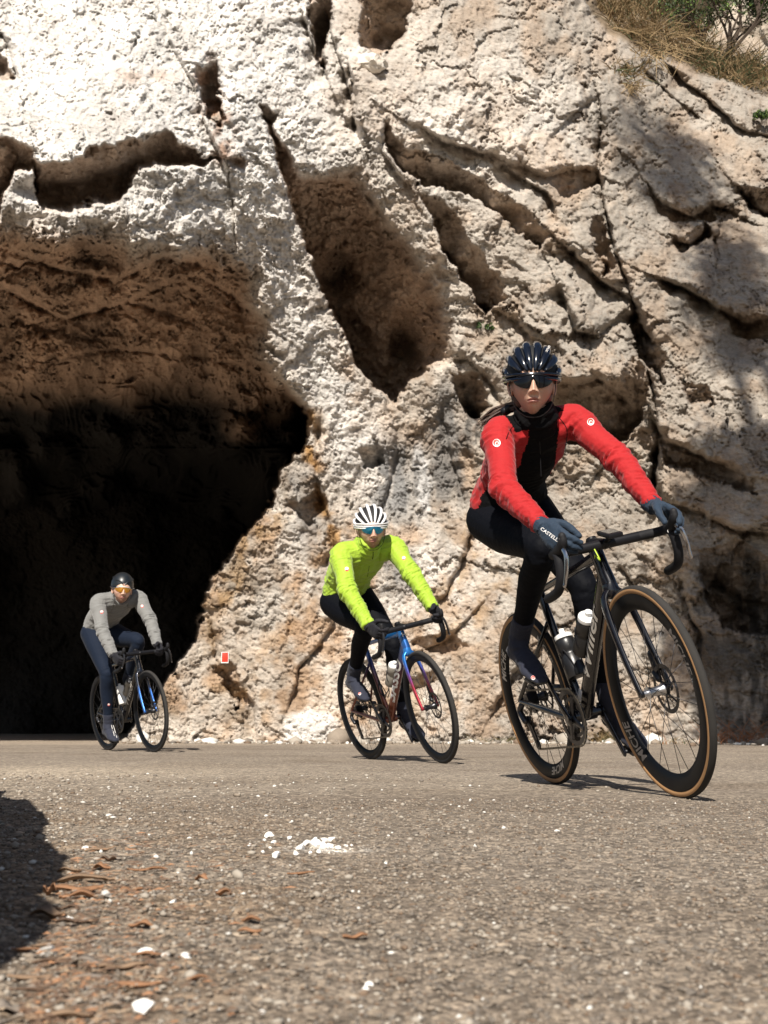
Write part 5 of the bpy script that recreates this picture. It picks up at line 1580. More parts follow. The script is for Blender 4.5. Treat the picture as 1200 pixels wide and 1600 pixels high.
    mb = MB(); pts = np.array([(.1015 - .046 * (abs(y_) / .069) ** 2.3, y_, .0190 - .006 * (abs(y_) / .069) ** 2) for y_ in yy])
    mb.tube(pts, .0026, seg=8, rnd=True)
    for q in (-1, 1): mb.tube(spline([(.056, q * .0695, .010), (.03, q * .080, .009), (-.02, q * .086, .006)], 4), .0024, seg=6, rnd=True)
    mb.V = [toH(v) for v in mb.V]; mb.build('glasses_frame', gl['frame'], go)
    # ---------------- hair
    if p.get('hair') == 'ponytail':
        mb = MB()
        mb.V = []; hm = MB(); hm.ellipsoid((-.035, 0, -.02), (.075, .076, .075), seg=20); hm.V = [toH(v) for v in hm.V]
        hair = hm.build('hair', M_HAIR, root)
        e0 = toH(np.array([[-.10, .0, -.045]]))[0]; tip = pix(*p['ponytip'], .47)
        mid = pix(788, 640, .50); rr_ = random.Random(5)
        mb = MB()
        for i in range(30):
            o1 = np.array([rr_.gauss(0, 1) for _ in range(3)]); o2 = np.array([rr_.gauss(0, 1) for _ in range(3)])
            pts = spline([e0 + o1 * .008, mid + o1 * .006, (mid + tip) / 2 + o1 * .007 + np.array([0, 0, .004]), tip + o2 * .012], 5)
            mb.tube(pts, np.interp(np.arange(len(pts)), [0, len(pts) * .6, len(pts) - 1], [.0045, .0035, .0008]), seg=5)
        mb.build('ponytail', M_HAIR, hair)
        mb = MB(); a_ = mid * .8 + e0 * .2; mb.tube([a_, a_ + nrm(tip - mid) * .02], .017, seg=12, rnd=True); mb.build('hair_tie', M_SATIN, hair)
    elif p.get('hair') == 'short':
        hm = MB(); hm.ellipsoid((-.022, 0, .012), (.082, .0785, .085), seg=24); hm.V = [toH(v) for v in hm.V]; hm.build('hair', M_HAIR, root)
    # ---------------- marks
    def basis(px, py, x):
        c_ = pix(px, py, x); lk = nrm(c_ - camL); rt = nrm(R3.T @ np.array([1., 0, 0])); upx = nrm(np.cross(rt, lk)); return c_, lk, rt, -upx if (R3 @ upx)[2] < 0 else upx
    for (px, py, x, r_, m1, m2, on) in p.get('emblems', []):
        c_, lk, rt, upx = basis(px, py, x)
        pr, par = {'j': (PJ, jac), 's': PS, 't': (PT, tg)}[on]
        V2, F2 = disc2(r_)
        pr.put('emblem', V2, F2, c_, rt, upx, lk, m1, par)
        V2, F2 = scorpion2(r_ * 1.25); pr.put('emblem', V2, F2, c_, rt, upx, lk, m2, par, off=.0022)
    for (txt, px, py, x, size, ang, gi, mat) in p.get('texts', []):
        c_, lk, rt, upx = basis(px, py, x)
        V2, F2 = text_geo(txt, 0, .015); u = (V2[:, 0] - (V2[:, 0].min() + V2[:, 0].max()) / 2) * size * 1.12; v = (V2[:, 1] - .36) * size
        ca, sa = math.cos(ang), math.sin(ang)
        r2 = rt * ca + upx * sa; u2 = -rt * sa + upx * ca
        pr, par = hp[gi] if gi is not None else (Proj(np.concatenate([np.array([q.co[:] for q in ch.data.vertices]) for ch in [he]]), [tuple(q.vertices) for q in he.data.polygons]), he)
        pr.put('lettering', list(zip(u, v)), F2, c_, r2, u2, lk, mat, par, off=.0015)
    for (pl, w_, mat, on, x) in p.get('lines', []):
        pr, par = {'j': (PJ, jac), 's': PS, 't': (PT, tg)}[on]
        P3 = [pix(a, b_, x) for a, b_ in pl]; c_, lk, rt, upx = basis(pl[0][0], pl[0][1], x)
        pts = spline([np.array([(q - c_) @ rt, (q - c_) @ upx]) for q in P3], 8); T = np.gradient(pts, axis=0); T /= np.linalg.norm(T, axis=1)[:, None]
        V2 = []; F2 = []
        for a, t_ in zip(pts, T): V2 += [(a[0] - t_[1] * w_, a[1] + t_[0] * w_), (a[0] + t_[1] * w_, a[1] - t_[0] * w_)]
        for i in range(len(pts) - 1): F2.append((2 * i, 2 * i + 1, 2 * i + 3, 2 * i + 2))
        pr.put('seam', V2, F2, c_, rt, upx, lk, mat, par)
    return root

def j_red(c, k):
    mi = np.zeros(len(c), int)
    sp = k['sp']; ax = nrm(sp[-1] - sp[3]); t = (c - sp[3]) @ ax; cen = sp[3] + t[:, None] * ax
    nn = np.cross(ax, (0, 1, 0)); nn = nn if nn[0] > 0 else -nn        # chest side
    side = (c - cen) @ nn
    L = np.linalg.norm(sp[-1] - sp[3])
    hw = np.interp(t / L, [0, .5, .8, 1, 1.15], [.16, .092, .066, .058, .066])
    hw = hw + .006 * fbm(c * 30, 2, 5)
    mi[(side > -.01) & (np.abs(c[:, 1] + .005) < hw) & (t > -.1)] = 1
    mi[((c - k['neck0']) @ k['cu'] > -.006) & (np.linalg.norm(c - k['neck0'] - np.outer((c - k['neck0']) @ k['cu'], k['cu']), axis=1) < .105)] = 1
    return mi
j_none = lambda c, k: np.zeros(len(c), int)

hood_curl = [(.35, .55, .35), (.45, .75, .5), (.5, .8, .55), (.55, .85, .6)]
drop_curl = [(.5, .95, .6), (.7, 1.15, .8), (.75, 1.2, .85), (.8, 1.2, .85)]
make_rider('red', dict(
    label='woman in a red and black jacket and black helmet on the nearest bicycle', male=False, s=.92, aw=.98, seed=3, hsz=1.0,
    cloth=dict(jacket=[M_REDJ, M_BLACKJ], tights=M_TIGHT, glove=M_GLOVEN, shoe=M_SHOE), jname='jacket', skin=M_SKIN, jmat=j_red,
    shR=(.59, -.155, 1.285), shL=(.59, .140, 1.290), elR=(.735, -.238, 1.085), elL=(.75, .190, 1.110), wrR=(.895, -.212, .930), wrL=(.905, .190, .922),
    hip=(.205, -.005, 1.03), crank=R(118), tiltR=R(27), tiltL=R(22), thigh=.405, shin=.425, kneeout=-.02,
    spine=[(.165, -.005, 1.03), (.20, -.005, 1.105), (.275, -.005, 1.17), (.37, -.005, 1.215), (.47, -.005, 1.255), (.56, -.008, 1.290), (.615, -.012, 1.318)],
    sw=[(.150, .115), (.150, .115), (.122, .100), (.130, .103), (.146, .108), (.118, .078), (.066, .060)], pelvis=0, hem=.12, tightup=.30, collar=.045,
    chin=(834, 645), chinx=.735, head=(.04, R(-11), 0.0), hs=.95,
    hands={-1: dict(d=(.76, .10, -.62), n=(-.25, .9, -.35), c=(.5, .15, .85), curl=[(.25, .45, .3), (.3, .6, .4), (.35, .65, .45), (.4, .7, .5)], thumb=dict(a=(.75, .35, .6), b=(.85, -.1, .55), c=(.9, -.2, .4))),
           1: dict(d=(.80, .30, -.52), n=(-.15, -.9, -.45), c=(.5, -.25, .85), curl=[(.25, .45, .3), (.3, .6, .4), (.35, .65, .45), (.4, .7, .5)], thumb=dict(a=(.75, .35, .6), b=(.85, -.1, .55), c=(.9, -.2, .4)))},
    helmet=dict(kind='ribs', angs=(-80, -56, -33, -12, 12, 33, 56, 80), mat=M_HELM_BLACK, w=1.55, bands=[(-.004, 1.0, .006, .008), (-.020, .985, .006, .007)], dip=1.1),
    glasses=dict(lens=M_LENS_DARK, frame=M_SATIN, deep=1), hair='ponytail', ponytip=(751, 662),
    emblems=[(776, 692, .62, .0135, M_EMB_W, M_EMB_R, 'j'), (923, 659, .66, .0125, M_EMB_W, M_EMB_R, 'j'), (833, 1059, .3, .008, M_EMB_W, M_EMB_R, 's')],
    lines=[([(814, 655), (796, 676), (786, 720)], .0013, M_BLACKJ, 'j', .6), ([(872, 650), (886, 672), (884, 706)], .0013, M_BLACKJ, 'j', .62), ([(842, 662), (845, 700), (848, 745)], .0012, M_SATIN, 'j', .6)],
    texts=[('CASTELLI', 859, 835, .94, .0150, R(-36), 0, M_EMB_W), ('Protone', 851, 552, .72, .017, R(62), None, M_EMB_W), ('CASTELLI', 1051, 818, .97, .014, R(62), 1, M_EMB_W)]))
make_rider('grn', dict(
    label='man in a lime green jacket and white striped helmet on the middle bicycle', male=True, s=1.04, aw=1.04, seed=13, hsz=1.05,
    cloth=dict(jacket=[M_LIME], tights=M_TIGHT, glove=M_GLOVEB, shoe=M_SHOE), jname='jacket', skin=M_SKIN_B, jmat=j_none,
    shR=(.58, -.180, 1.330), shL=(.58, .190, 1.320), elR=(.735, -.250, 1.110), elL=(.75, .192, 1.130), wrR=(.885, -.238, .885), wrL=(.895, .205, .902),
    hip=(.20, -.01, 1.05), crank=R(116), tiltR=R(24), tiltL=R(20), thigh=.425, shin=.44, kneeout=.05,
    spine=[(.155, -.01, 1.05), (.185, -.01, 1.13), (.26, -.01, 1.205), (.36, -.005, 1.255), (.46, .0, 1.300), (.55, .003, 1.335), (.61, .002, 1.365)],
    sw=[(.158, .118), (.158, .120), (.148, .115), (.155, .118), (.170, .120), (.135, .085), (.070, .064)], pelvis=0, hem=.12, tightup=.26, collar=.05, wamp=.0042,
    chin=(584, 857), chinx=.75, head=(.14, R(-3), R(-2)), hs=1.0,
    hands={-1: dict(d=(.86, .05, -.5), n=(-.1, 1, .0), c=(.3, 0, .9), curl=drop_curl), 1: dict(d=(.86, -.05, -.5), n=(-.1, -1, .0), c=(.3, 0, .9), curl=drop_curl)},
    helmet=dict(kind='ribs', angs=(-84, -62, -38, -13, 13, 38, 62, 84), mat=M_HELM_WHITE, w=1.0, bands=[(.004, 1.01, .005, .007), (-.010, 1.0, .0045, .007), (-.022, .985, .0045, .006)], rimdark=1),
    glasses=dict(lens=M_LENS_TEAL, frame=M_FRAMEW), hair='short',
    emblems=[(542, 889, .62, .014, M_EMB_R, M_EMB_W, 'j'), (631, 872, .66, .013, M_EMB_R, M_EMB_W, 'j'), (562, 1084, .33, .009, M_EMB_W, M_EMB_R, 's')],
    lines=[([(583, 862), (583, 868), (582, 874)], .0022, M_BLACKJ, 'j', .66), ([(577, 884), (574, 902)], .0012, M_BLACKJ, 'j', .6)]))
make_rider('gry', dict(
    label='man in a grey jersey, navy tights and dark smooth helmet at the tunnel mouth', male=True, s=1.04, aw=1.04, seed=23, hsz=1.05,
    cloth=dict(jacket=[M_GREYJ], tights=M_TIGHTN, glove=M_GLOVEB, shoe=M_SHOE), jname='jersey', skin=M_SKIN_B, jmat=j_none,
    shR=(.58, -.205, 1.290), shL=(.58, .160, 1.300), elR=(.73, -.252, 1.045), elL=(.745, .180, 1.100), wrR=(.885, -.240, .835), wrL=(.895, .160, .880),
    hip=(.20, -.035, 1.035), crank=R(-84), tiltR=R(14), tiltL=R(22), thigh=.425, shin=.44, kneeout=.1,
    spine=[(.155, -.04, 1.035), (.185, -.04, 1.115), (.26, -.035, 1.185), (.36, -.03, 1.235), (.46, -.025, 1.270), (.55, -.02, 1.300), (.61, -.02, 1.325)],
    sw=[(.158, .118), (.155, .118), (.145, .112), (.152, .115), (.168, .118), (.135, .085), (.070, .064)], pelvis=0, hem=.12, tightup=.26, collar=.045,
    chin=(191, 942), chinx=.75, head=(.12, R(-3), R(3)), hs=1.0,
    hands={-1: dict(d=(.86, .05, -.5), n=(-.1, 1, .0), c=(.3, 0, .9), curl=drop_curl), 1: dict(d=(.86, -.05, -.5), n=(-.1, -1, .0), c=(.3, 0, .9), curl=drop_curl)},
    helmet=dict(kind='smooth', mat=M_HELM_MATT), glasses=dict(lens=M_LENS_AMBER, frame=M_FRAMEW), hair='short',
    emblems=[(159, 956, .62, .014, M_EMB_R, M_EMB_W, 'j'), (222, 947, .66, .012, M_EMB_R, M_EMB_W, 'j'), (170, 1101, .35, .011, M_EMB_R, M_EMB_W, 't')],
    lines=[([(174, 1133), (178, 1145), (182, 1157)], .002, M_EMB_W, 's', .4), ([(177, 1133), (181, 1145), (185, 1157)], .002, M_EMB_W, 's', .4)]))
# ================================================================ plants on the ledge, at the foot of the wall
M_STRAW = simple('dry_grass_blades', (.23, .16, .08), .8, var=.35)
M_GRASSG = simple('green_grass_blades', (.055, .065, .022), .75, var=.3)
M_BARK = simple('thin_bark', (.055, .038, .026), .9, bump=.6, bscale=60)
M_LEAFG = simple('dark_green_leaves', (.035, .065, .018), .6, var=.35)
M_LEAFY = simple('fresh_green_leaves', (.12, .20, .03), .6, var=.3)
def blades(items, name, mats, seg=4):
    """items: (base, tip, bend vector, width, material)"""
    V = []; F = []; mi = []
    for b, t, bend, w_, m_ in items:
        n0 = len(V); d = t - b; sd = np.cross(d, (0, 1, .2)); sd = sd / (np.linalg.norm(sd) + 1e-9)
        for i in range(seg):
            q = i / seg; c = b + d * q + bend * math.sin(q * math.pi * .5) ** 2 * q; ww = w_ * (1 - q * .8)
            V += [c - sd * ww, c + sd * ww]
        V.append(t + bend)
        for i in range(seg - 1): F.append((n0 + 2 * i, n0 + 2 * i + 1, n0 + 2 * i + 3, n0 + 2 * i + 2)); mi.append(m_)
        F.append((n0 + 2 * seg - 2, n0 + 2 * seg - 1, n0 + 2 * seg)); mi.append(m_)
    return mesh_from(name, V, F, smooth=False, mats=mats, mi=mi)
rr = random.Random(31)
def tuft(px, py, n, L, spread, green, down=0.0, wide=.0035, off=.05):
    p, nn = cliff_point(px, py); p = np.array(p) + np.array(nn) * off
    it = []
    for i in range(n):
        b = p + np.array([rr.gauss(0, spread), rr.gauss(0, spread * .5), rr.gauss(0, spread * .35)])
        a = rr.uniform(-1, 1); l_ = L * rr.uniform(.5, 1.15)
        t = b + np.array([a * .6, -rr.uniform(0, .6), 1 - down * rr.uniform(.4, 1.6)]) * l_
        bend = np.array([a * .45 + rr.uniform(-.2, .2), -rr.uniform(.05, .4), -rr.uniform(.1, .7)]) * l_ * .6
        it.append((b, t, bend, wide * rr.uniform(.6, 1.2), 1 if rr.random() < green else 0))
    return it
# one tuft object per clump that can be told apart
clumps = [
    (955, 28, 150, .42, .16, .15, .3, 'straw grass tuft at the upper left end of the rock ledge'),
    (985, 60, 190, .45, .20, .10, .7, 'hanging straw grass below the first tuft on the rock ledge'),
    (1010, 22, 190, .50, .22, .55, .2, 'green grass tuft at the top edge of the rock ledge'),
    (1035, 75, 220, .45, .22, .08, .9, 'pale straw grass drooping over the middle of the ledge'),
    (1065, 55, 210, .5, .24, .5, .3, 'mixed green and straw grass in the middle of the ledge'),
    (1090, 100, 190, .4, .22, .45, .5, 'grass tuft left of the foot of the shrub'),
    (1128, 118, 200, .38, .22, .45, .5, 'grass tuft under the dark shrub'),
    (1165, 132, 190, .36, .22, .35, .6, 'grass tuft at the right end of the ledge'),
    (1195, 120, 160, .40, .25, .35, .4, 'grass at the right edge of the picture above the ledge'),
    (1012, 92, 70, .26, .15, .05, 1.2, 'reddish dry grass fringe under the ledge'),
    (972, 118, 80, .24, .12, .3, .8, 'small dry tuft in the crack below the ledge'),
    (985, 138, 50, .18, .08, .05, 1.3, 'brown withered tuft beneath the small crack tuft'),
]
for px_, py_, n_, L_, s_, g_, dn_, lab in clumps:
    tag(link('grass_tuft', blades(tuft(px_, py_, int(n_ * 1.7), L_ * 1.45, s_ * 1.25, g_, dn_, wide=.009), 'grass_tuft', [M_STRAW, M_GRASSG])), lab, 'grass tuft', 'grass tufts on the rock ledge')
# shrub with twigs and leaf clumps
def shrub(px, py, H_, lean, seedn, leaves, name, label, off=.1, M_=None, spread=.9, lsz=.03, depth=4):
    r_ = random.Random(seedn); p, nn = cliff_point(px, py); p = np.array(p) + np.array(nn) * off
    root = empty(name, Matrix.Translation(Vector(p))); tag(root, label, 'shrub')
    tw = MB(); lv = []; 
    def grow(a, d, L, rad, dep):
        d = nrm(d); mid = a + d * L * .5 + np.array([r_.gauss(0, .04), r_.gauss(0, .04), r_.gauss(0, .03)]) * L; e = a + d * L
        tw.tube([a, mid, e], [rad, rad * .85, rad * .7], seg=5 if dep < 2 else 4, cap=False)
        if dep >= 2:
            for _ in range(int(leaves * (1.0 if dep > 2 else .4))):
                c = e + np.array([r_.gauss(0, 1), r_.gauss(0, 1), r_.gauss(0, 1)]) * L * .38; lv.append(c)
        if dep < depth:
            for k in range(r_.choice((2, 3, 3))):
                grow(e if k else mid, d + np.array([r_.uniform(-1, 1), r_.uniform(-1, 1) * .8, r_.uniform(-.3, .8)]) * spread, L * r_.uniform(.6, .82), rad * .62, dep + 1)
    for k in range(4):
        grow(np.array([r_.gauss(0, .08), 0, 0]), np.array([lean + r_.uniform(-.7, .7), r_.uniform(-.4, .2), 1.0]), H_ * r_.uniform(.28, .4), .016 * H_, 0)
    tw.build('branches', M_BARK, root)
    V = []; F = []; mi = []
    for c in lv:
        a = nrm([r_.gauss(0, 1), r_.gauss(0, 1), r_.gauss(0, 1)]); b = nrm(np.cross(a, [r_.gauss(0, 1), r_.gauss(0, 1), r_.gauss(0, 1)])); z = lsz * r_.uniform(.6, 1.3); n0 = len(V)
        V += [c - a * z, c - b * z * .35, c + a * z, c + b * z * .35]; F.append((n0, n0 + 1, n0 + 2, n0 + 3)); mi.append(1 if r_.random() < .25 else 0)
    link('leaves', mesh_from('leaves', V, F, smooth=False, mats=[M_LEAFG, M_LEAFY], mi=mi), root)
    return root
shrub(1128, 112, 2.3, .25, 4, 40, 'shrub', 'dark leafy shrub with bare twigs on the right of the rock ledge')
shrub(1105, 96, 1.35, -.35, 9, 5, 'shrub', 'bare forked twigs left of the dark shrub on the ledge')
shrub(1192, 70, 1.3, .1, 12, 24, 'shrub', 'green bush at the top right corner', off=.5)
shrub(1040, 40, 1.1, -.1, 15, 50, 'shrub', 'low dense green bush behind the grass at the top of the ledge', off=.1, lsz=.028)
shrub(1185, 192, .25, 0, 18, 16, 'small_plant', 'low green plant in the crack right of the ledge', lsz=.022, depth=3)
shrub(757, 520, .16, 0, 22, 6, 'small_plant', 'small green plant growing from the rock left of the woman in red', off=.03, lsz=.018, depth=3)
# thorny dry tangles at the foot
foot = [(1160, 1150, 120, .42, .35, 0, 1.0, 'reddish dry grass at the foot of the cliff, right edge'), (945, 1158, 130, .24, .10, .25, .2, 'small straw tuft at the foot of the cliff behind the nearest bicycle'),
        (800, 1158, 110, .12, .25, .7, .2, 'thin green grass strip at the foot of the cliff by the nearest rear wheel'), (1090, 1158, 70, .12, .25, .3, .4, 'sparse dry grass at the foot of the cliff behind the front wheel')]
for px_, py_, n_, L_, s_, g_, dn_, lab in foot:
    it = []
    g = on_ground(px_, 1161); g = np.array([g[0], 15.0, 0])
    p, nn = cliff_point(px_, 1150); g = np.array([p[0], p[1] - .12, 0.0])
    for i in range(n_):
        b = g + np.array([rr.gauss(0, s_), rr.gauss(0, .06), 0]); a = rr.uniform(-1, 1); l_ = L_ * rr.uniform(.5, 1.2)
        it.append((b, b + np.array([a * .7, rr.uniform(-.4, .1), 1 - .5 * dn_ * rr.random()]) * l_, np.array([a * .6, -.1, -.4 * rr.random()]) * l_, .004, 1 if rr.random() < g_ else 0))
    tag(link('grass_tuft', blades(it, 'grass_tuft', [M_STRAW if px_ != 1160 else simple('russet_grass', (.30, .13, .06), .8, var=.3), M_GRASSG])), lab, 'grass tuft', 'dry grass along the foot of the cliff')

# perched white block high on the cliff
def stone_mesh(name, r, seed, mat, sub=2, flat=.7, rough=.28):
    bm = bmesh.new(); bmesh.ops.create_icosphere(bm, subdivisions=sub, radius=1)
    P = np.array([v.co[:] for v in bm.verts]); q = random.Random(seed)
    for _ in range(12):      # cut flat faces
        n_ = nrm([q.gauss(0, 1), q.gauss(0, 1), q.gauss(0, 1)]); h = q.uniform(.42, .78); d = P @ n_; m = d > h; P[m] -= np.outer(d[m] - h, n_)
    P += P * (rough * .25 * fbm(P * 2.5 + seed, 2, seed)[:, None])
    P *= np.array([1, .8, flat]) * r
    F = [[v.index for v in f.verts] for f in bm.faces]; bm.free()
    return mesh_from(name, P, F, mat, smooth=False)
M_CHALK = simple('white_limestone', (.80, .79, .76), .85, bump=.5, bscale=120, var=.06)
M_STONEG = simple('grey_pebble', (.33, .30, .27), .85, bump=.4, bscale=200, var=.2)
p, nn = cliff_point(576, 104)
o = link('rock_block', stone_mesh('rock_block', .24, 8, simple('pale_block', (.60, .55, .48), .9, bump=.9, bscale=30, var=.15), sub=4, flat=.8, rough=.9)); o.location = p + nn * .06; o.rotation_euler = (.2, .1, .3)
tag(o, 'pale squarish rock block jammed high in the cliff crack', 'rock')

# small red reflector plate on the rock
p, nn = cliff_point(352, 1028)
root = empty('reflector_plate', Matrix.Translation(p + nn * .03)); tag(root, 'small red and white marker plate on the rock right of the tunnel mouth', 'marker plate')
mb = MB(); mb.box((0, 0, 0), (.094, .02, .140), bev=.004); mb.build('white_backing', M_WHITE, root)
mb = MB(); mb.box((0, -.012, .006), (.078, .008, .118), bev=.002); mb.build('red_face', simple('reflector_red', (.75, .04, .02), .35), root)
root.rotation_euler = (0, 0, .1)

# ================================================================ stones, bark and leaves on the verge
whites = [(222, 1577, 26, 'large bright white stone lying nearest at the bottom left'), (228, 1494, 16, 'flat oblong white stone on the verge above the largest stone'),
          (421, 1307, 10, 'single cube-shaped white stone left of the crushed rubble'), (270, 1414, 8, 'bright white pebble below two smaller ones on the verge'),
          (106, 1438, 9, 'white pebble lying beside the curled bark'), (290, 1500, 9, 'round pale pebble between the oblong stone and the road'),
          (258, 1500, 8, 'pale pebble right of the oblong white stone'), (129, 1547, 9, 'pale round pebble left of the largest stone'), (163, 1558, 8, 'grey-white pebble close to the largest stone'),
          (166, 1411, 14, 'flat pale grey stone at the end of the bark strips'), (75, 1492, 20, 'long grey flat stone near the shade edge'), (58, 1507, 10, 'whitish pebble under the long grey stone'),
          (575, 1538, 9, 'pale pebble alone on the road at the bottom centre'), (294, 1503, 7, 'small rounded pebble near the oblong stone'), (135, 1328, 8, 'pale stone at the top of the bark litter'),
          (570, 1545, 8, 'whitish pebble at the lower middle of the road'), (742, 1322, 5, 'tiny white pebble on the road right of the rubble')]
def place_stone(px, py, w_px, label, group=None, seed=0, mat=None, flat=.62):
    g = on_ground(px, py); dist = g[1]
    r = w_px / FPX * dist
    o = link('stone', stone_mesh('stone', r, seed, mat or M_CHALK, sub=3, flat=flat)); o.location = (g[0], g[1], ground_h(np.array([g[0]]), np.array([g[1]]))[0] + r * flat * .42)
    o.rotation_euler = (0, 0, rr.uniform(0, 6)); tag(o, label, 'stone', group)
    return o
for i, (a, b, c_, lab) in enumerate(whites):
    place_stone(a, b, c_, lab, 'loose stones on the verge and road', 50 + i, M_CHALK if 'grey' not in lab else simple('pale_grey_stone', (.5, .48, .45), .85, bump=.4, bscale=150, var=.1), flat=.55)
rub = [(470, 1330, 9), (478, 1322, 7), (492, 1326, 11), (505, 1326, 9), (519, 1312, 7), (507, 1315, 6), (493, 1309, 4), (516, 1325, 6), (528, 1328, 5), (540, 1324, 4), (462, 1336, 5), (485, 1334, 4), (498, 1334, 5), (453, 1310, 5), (413, 1314, 4), (428, 1317, 5), (390, 1321, 4), (392, 1336, 4), (411, 1335, 3), (432, 1340, 7), (422, 1330, 3), (550, 1322, 3), (602, 1348, 3)]
rl = ['leftmost large crumb of the white rubble', 'angular crumb just above the leftmost large one in the white rubble', 'largest chunk in the middle of the white rubble', 'second largest chunk right of the middle of the white rubble',
      'separate crumb standing above the right end of the white rubble', 'crumb touching the lower side of the highest one in the rubble', 'small crumb at the top left of the white rubble', 'crumb between the largest chunks and the right tail of the rubble',
      'first crumb of the thin right tail of the rubble', 'second crumb of the thin right tail of the rubble', 'small crumb at the lower left tip of the rubble']
for i, (a, b, c_) in enumerate(rub):
    place_stone(a, b, c_ * 1.15, rl[i] if i < len(rl) else 'tiny white limestone crumb strewn around the crushed rubble on the road', 'crushed white rubble in the road', 90 + i, flat=.8)

# gravel pressed into the verge and road: nobody could count it
def gravel(n, sampler, mat_idx, name, label, mats, kind='stuff'):
    bm = bmesh.new(); bmesh.ops.create_icosphere(bm, subdivisions=1, radius=1)
    base = np.array([v.co[:] for v in bm.verts]); bf = np.array([[v.index for v in f.verts] for f in bm.faces]); bm.free()
    c, r = sampler(n); n = len(c)
    A = rng.uniform(0, 2 * np.pi, n); st = rng.uniform(.65, 1.35, (n, 3)) * np.array([1.15, .9, .62])
    jit = 1 + rng.uniform(-.22, .22, (n, len(base)))
    V = base[None] * jit[:, :, None] * st[:, None] * r[:, None, None]
    ca, sa = np.cos(A)[:, None], np.sin(A)[:, None]
    V = np.stack([V[..., 0] * ca - V[..., 1] * sa, V[..., 0] * sa + V[..., 1] * ca, V[..., 2]], -1) + c[:, None]
    F = (bf[None] + (np.arange(n) * len(base))[:, None, None]).reshape(-1, 3)
    mi = np.repeat(mat_idx(n), len(bf))
    me = mesh_from(name, V.reshape(-1, 3), F, smooth=False, mats=mats, mi=mi)
    o = link(name, me); tag(o, label, 'gravel', kind='stuff'); return o
GM = [simple('chip_pale', (.32, .285, .24), .85, var=.2), simple('chip_beige', (.225, .185, .145), .85, var=.25), simple('chip_grey', (.145, .125, .105), .85, var=.25), simple('chip_brown', (.15, .105, .072), .85, var=.25), simple('chip_white', (.60, .585, .55), .85, var=.1)]
def samp_road(n):
    y = .72 + (rng.random(n) ** 1.6) * 3.2; x = rng.uniform(-1, 1, n) * (.38 * y + .12)
    r = rng.uniform(.0013, .0034, n) * (1 + .7 * (rng.random(n) < .06)) * np.clip(.8 + .12 * y, 0, 1.3)
    return np.stack([x, y, ground_h(x, y) + r * .12], 1), r
gravel(26000, samp_road, lambda n: rng.choice(5, n, p=[.12, .45, .32, .108, .002]), 'asphalt_chippings', 'coarse stone chippings worn proud of the asphalt in the foreground', GM)
def samp_verge(n):
    out = []
    y = .75 + (rng.random(n * 3) ** 1.35) * 5.2; u = rng.random(n * 3); x = -.36 * y + u ** 1.6 * (.62 * y)
    keep = rng.random(n * 3) < np.clip(1.1 - u * 1.1, .05, 1); x, y = x[keep][:n], y[keep][:n]; m = len(x)
    r = np.exp(rng.normal(-5.8, .38, m)) * np.clip(.75 + .13 * y, 0, 1.4)
    return np.stack([x, y, ground_h(x, y) + r * .32], 1), r
gravel(3600, samp_verge, lambda n: rng.choice(5, n, p=[.40, .30, .15, .07, .08]), 'verge_gravel', 'loose pale gravel scattered over the verge on the left', GM)

# bark strips and dry leaves
M_B = [simple('bark_orange', (.30, .155, .08), .8, bump=.6, bscale=90, var=.3), simple('bark_tan', (.27, .18, .115), .8, bump=.6, bscale=90, var=.25), simple('bark_brown', (.13, .08, .052), .85, bump=.6, bscale=90, var=.3), simple('bark_grey', (.24, .20, .165), .85, bump=.5, bscale=90, var=.2)]
def strip(px, py, wpx, tpx, mat, label, seed, ang=0.0, curl=.3):
    q = random.Random(seed); g = on_ground(px, py); L = wpx / FPX * g[1] * 1.1; W_ = max(.007, tpx / FPX * g[1] * q.uniform(2.4, 3.6))
    n1, n2 = 12, 5; V = []; F = []
    for i in range(n1 + 1):
        u = i / n1; wv = W_ * (math.sin(math.pi * min(max(u, .04), .96)) ** .45) * (1 + .25 * math.sin(u * 9 + seed)) * .5
        for j in range(n2):
            v = j / (n2 - 1) * 2 - 1
            V.append((L * (u - .5), v * wv + .12 * L * math.sin(u * 3 + seed) * .3, wv * curl * (1.6 * v * v) + .12 * W_ * math.sin(u * 7 + seed * 2) + .0012 + .10 * L * curl * (abs(u - .5) * 2) ** 2 * q.random()))
    top = len(V); th = .0009
    V = V + [(a, b, c_ - th) for a, b, c_ in V]
    for i in range(n1):
        for j in range(n2 - 1):
            a = i * n2 + j; F.append((a, a + n2, a + n2 + 1, a + 1)); F.append((top + a, top + a + 1, top + a + n2 + 1, top + a + n2))
        for j in (0, n2 - 1):
            a = i * n2 + j; F.append((a, a + n2, top + a + n2, top + a))
    o = link('bark_strip' if wpx > 26 else 'dry_leaf', mesh_from('litter', V, F, mat, smooth=True)); o.location = (g[0], g[1], ground_h(np.array([g[0]]), np.array([g[1]]))[0] + .002)
    o.rotation_euler = (q.uniform(-.1, .1), q.uniform(-.05, .05), ang); tag(o, label, 'bark strip' if wpx > 26 else 'dry leaf', 'bark strips and dry leaves on the verge')
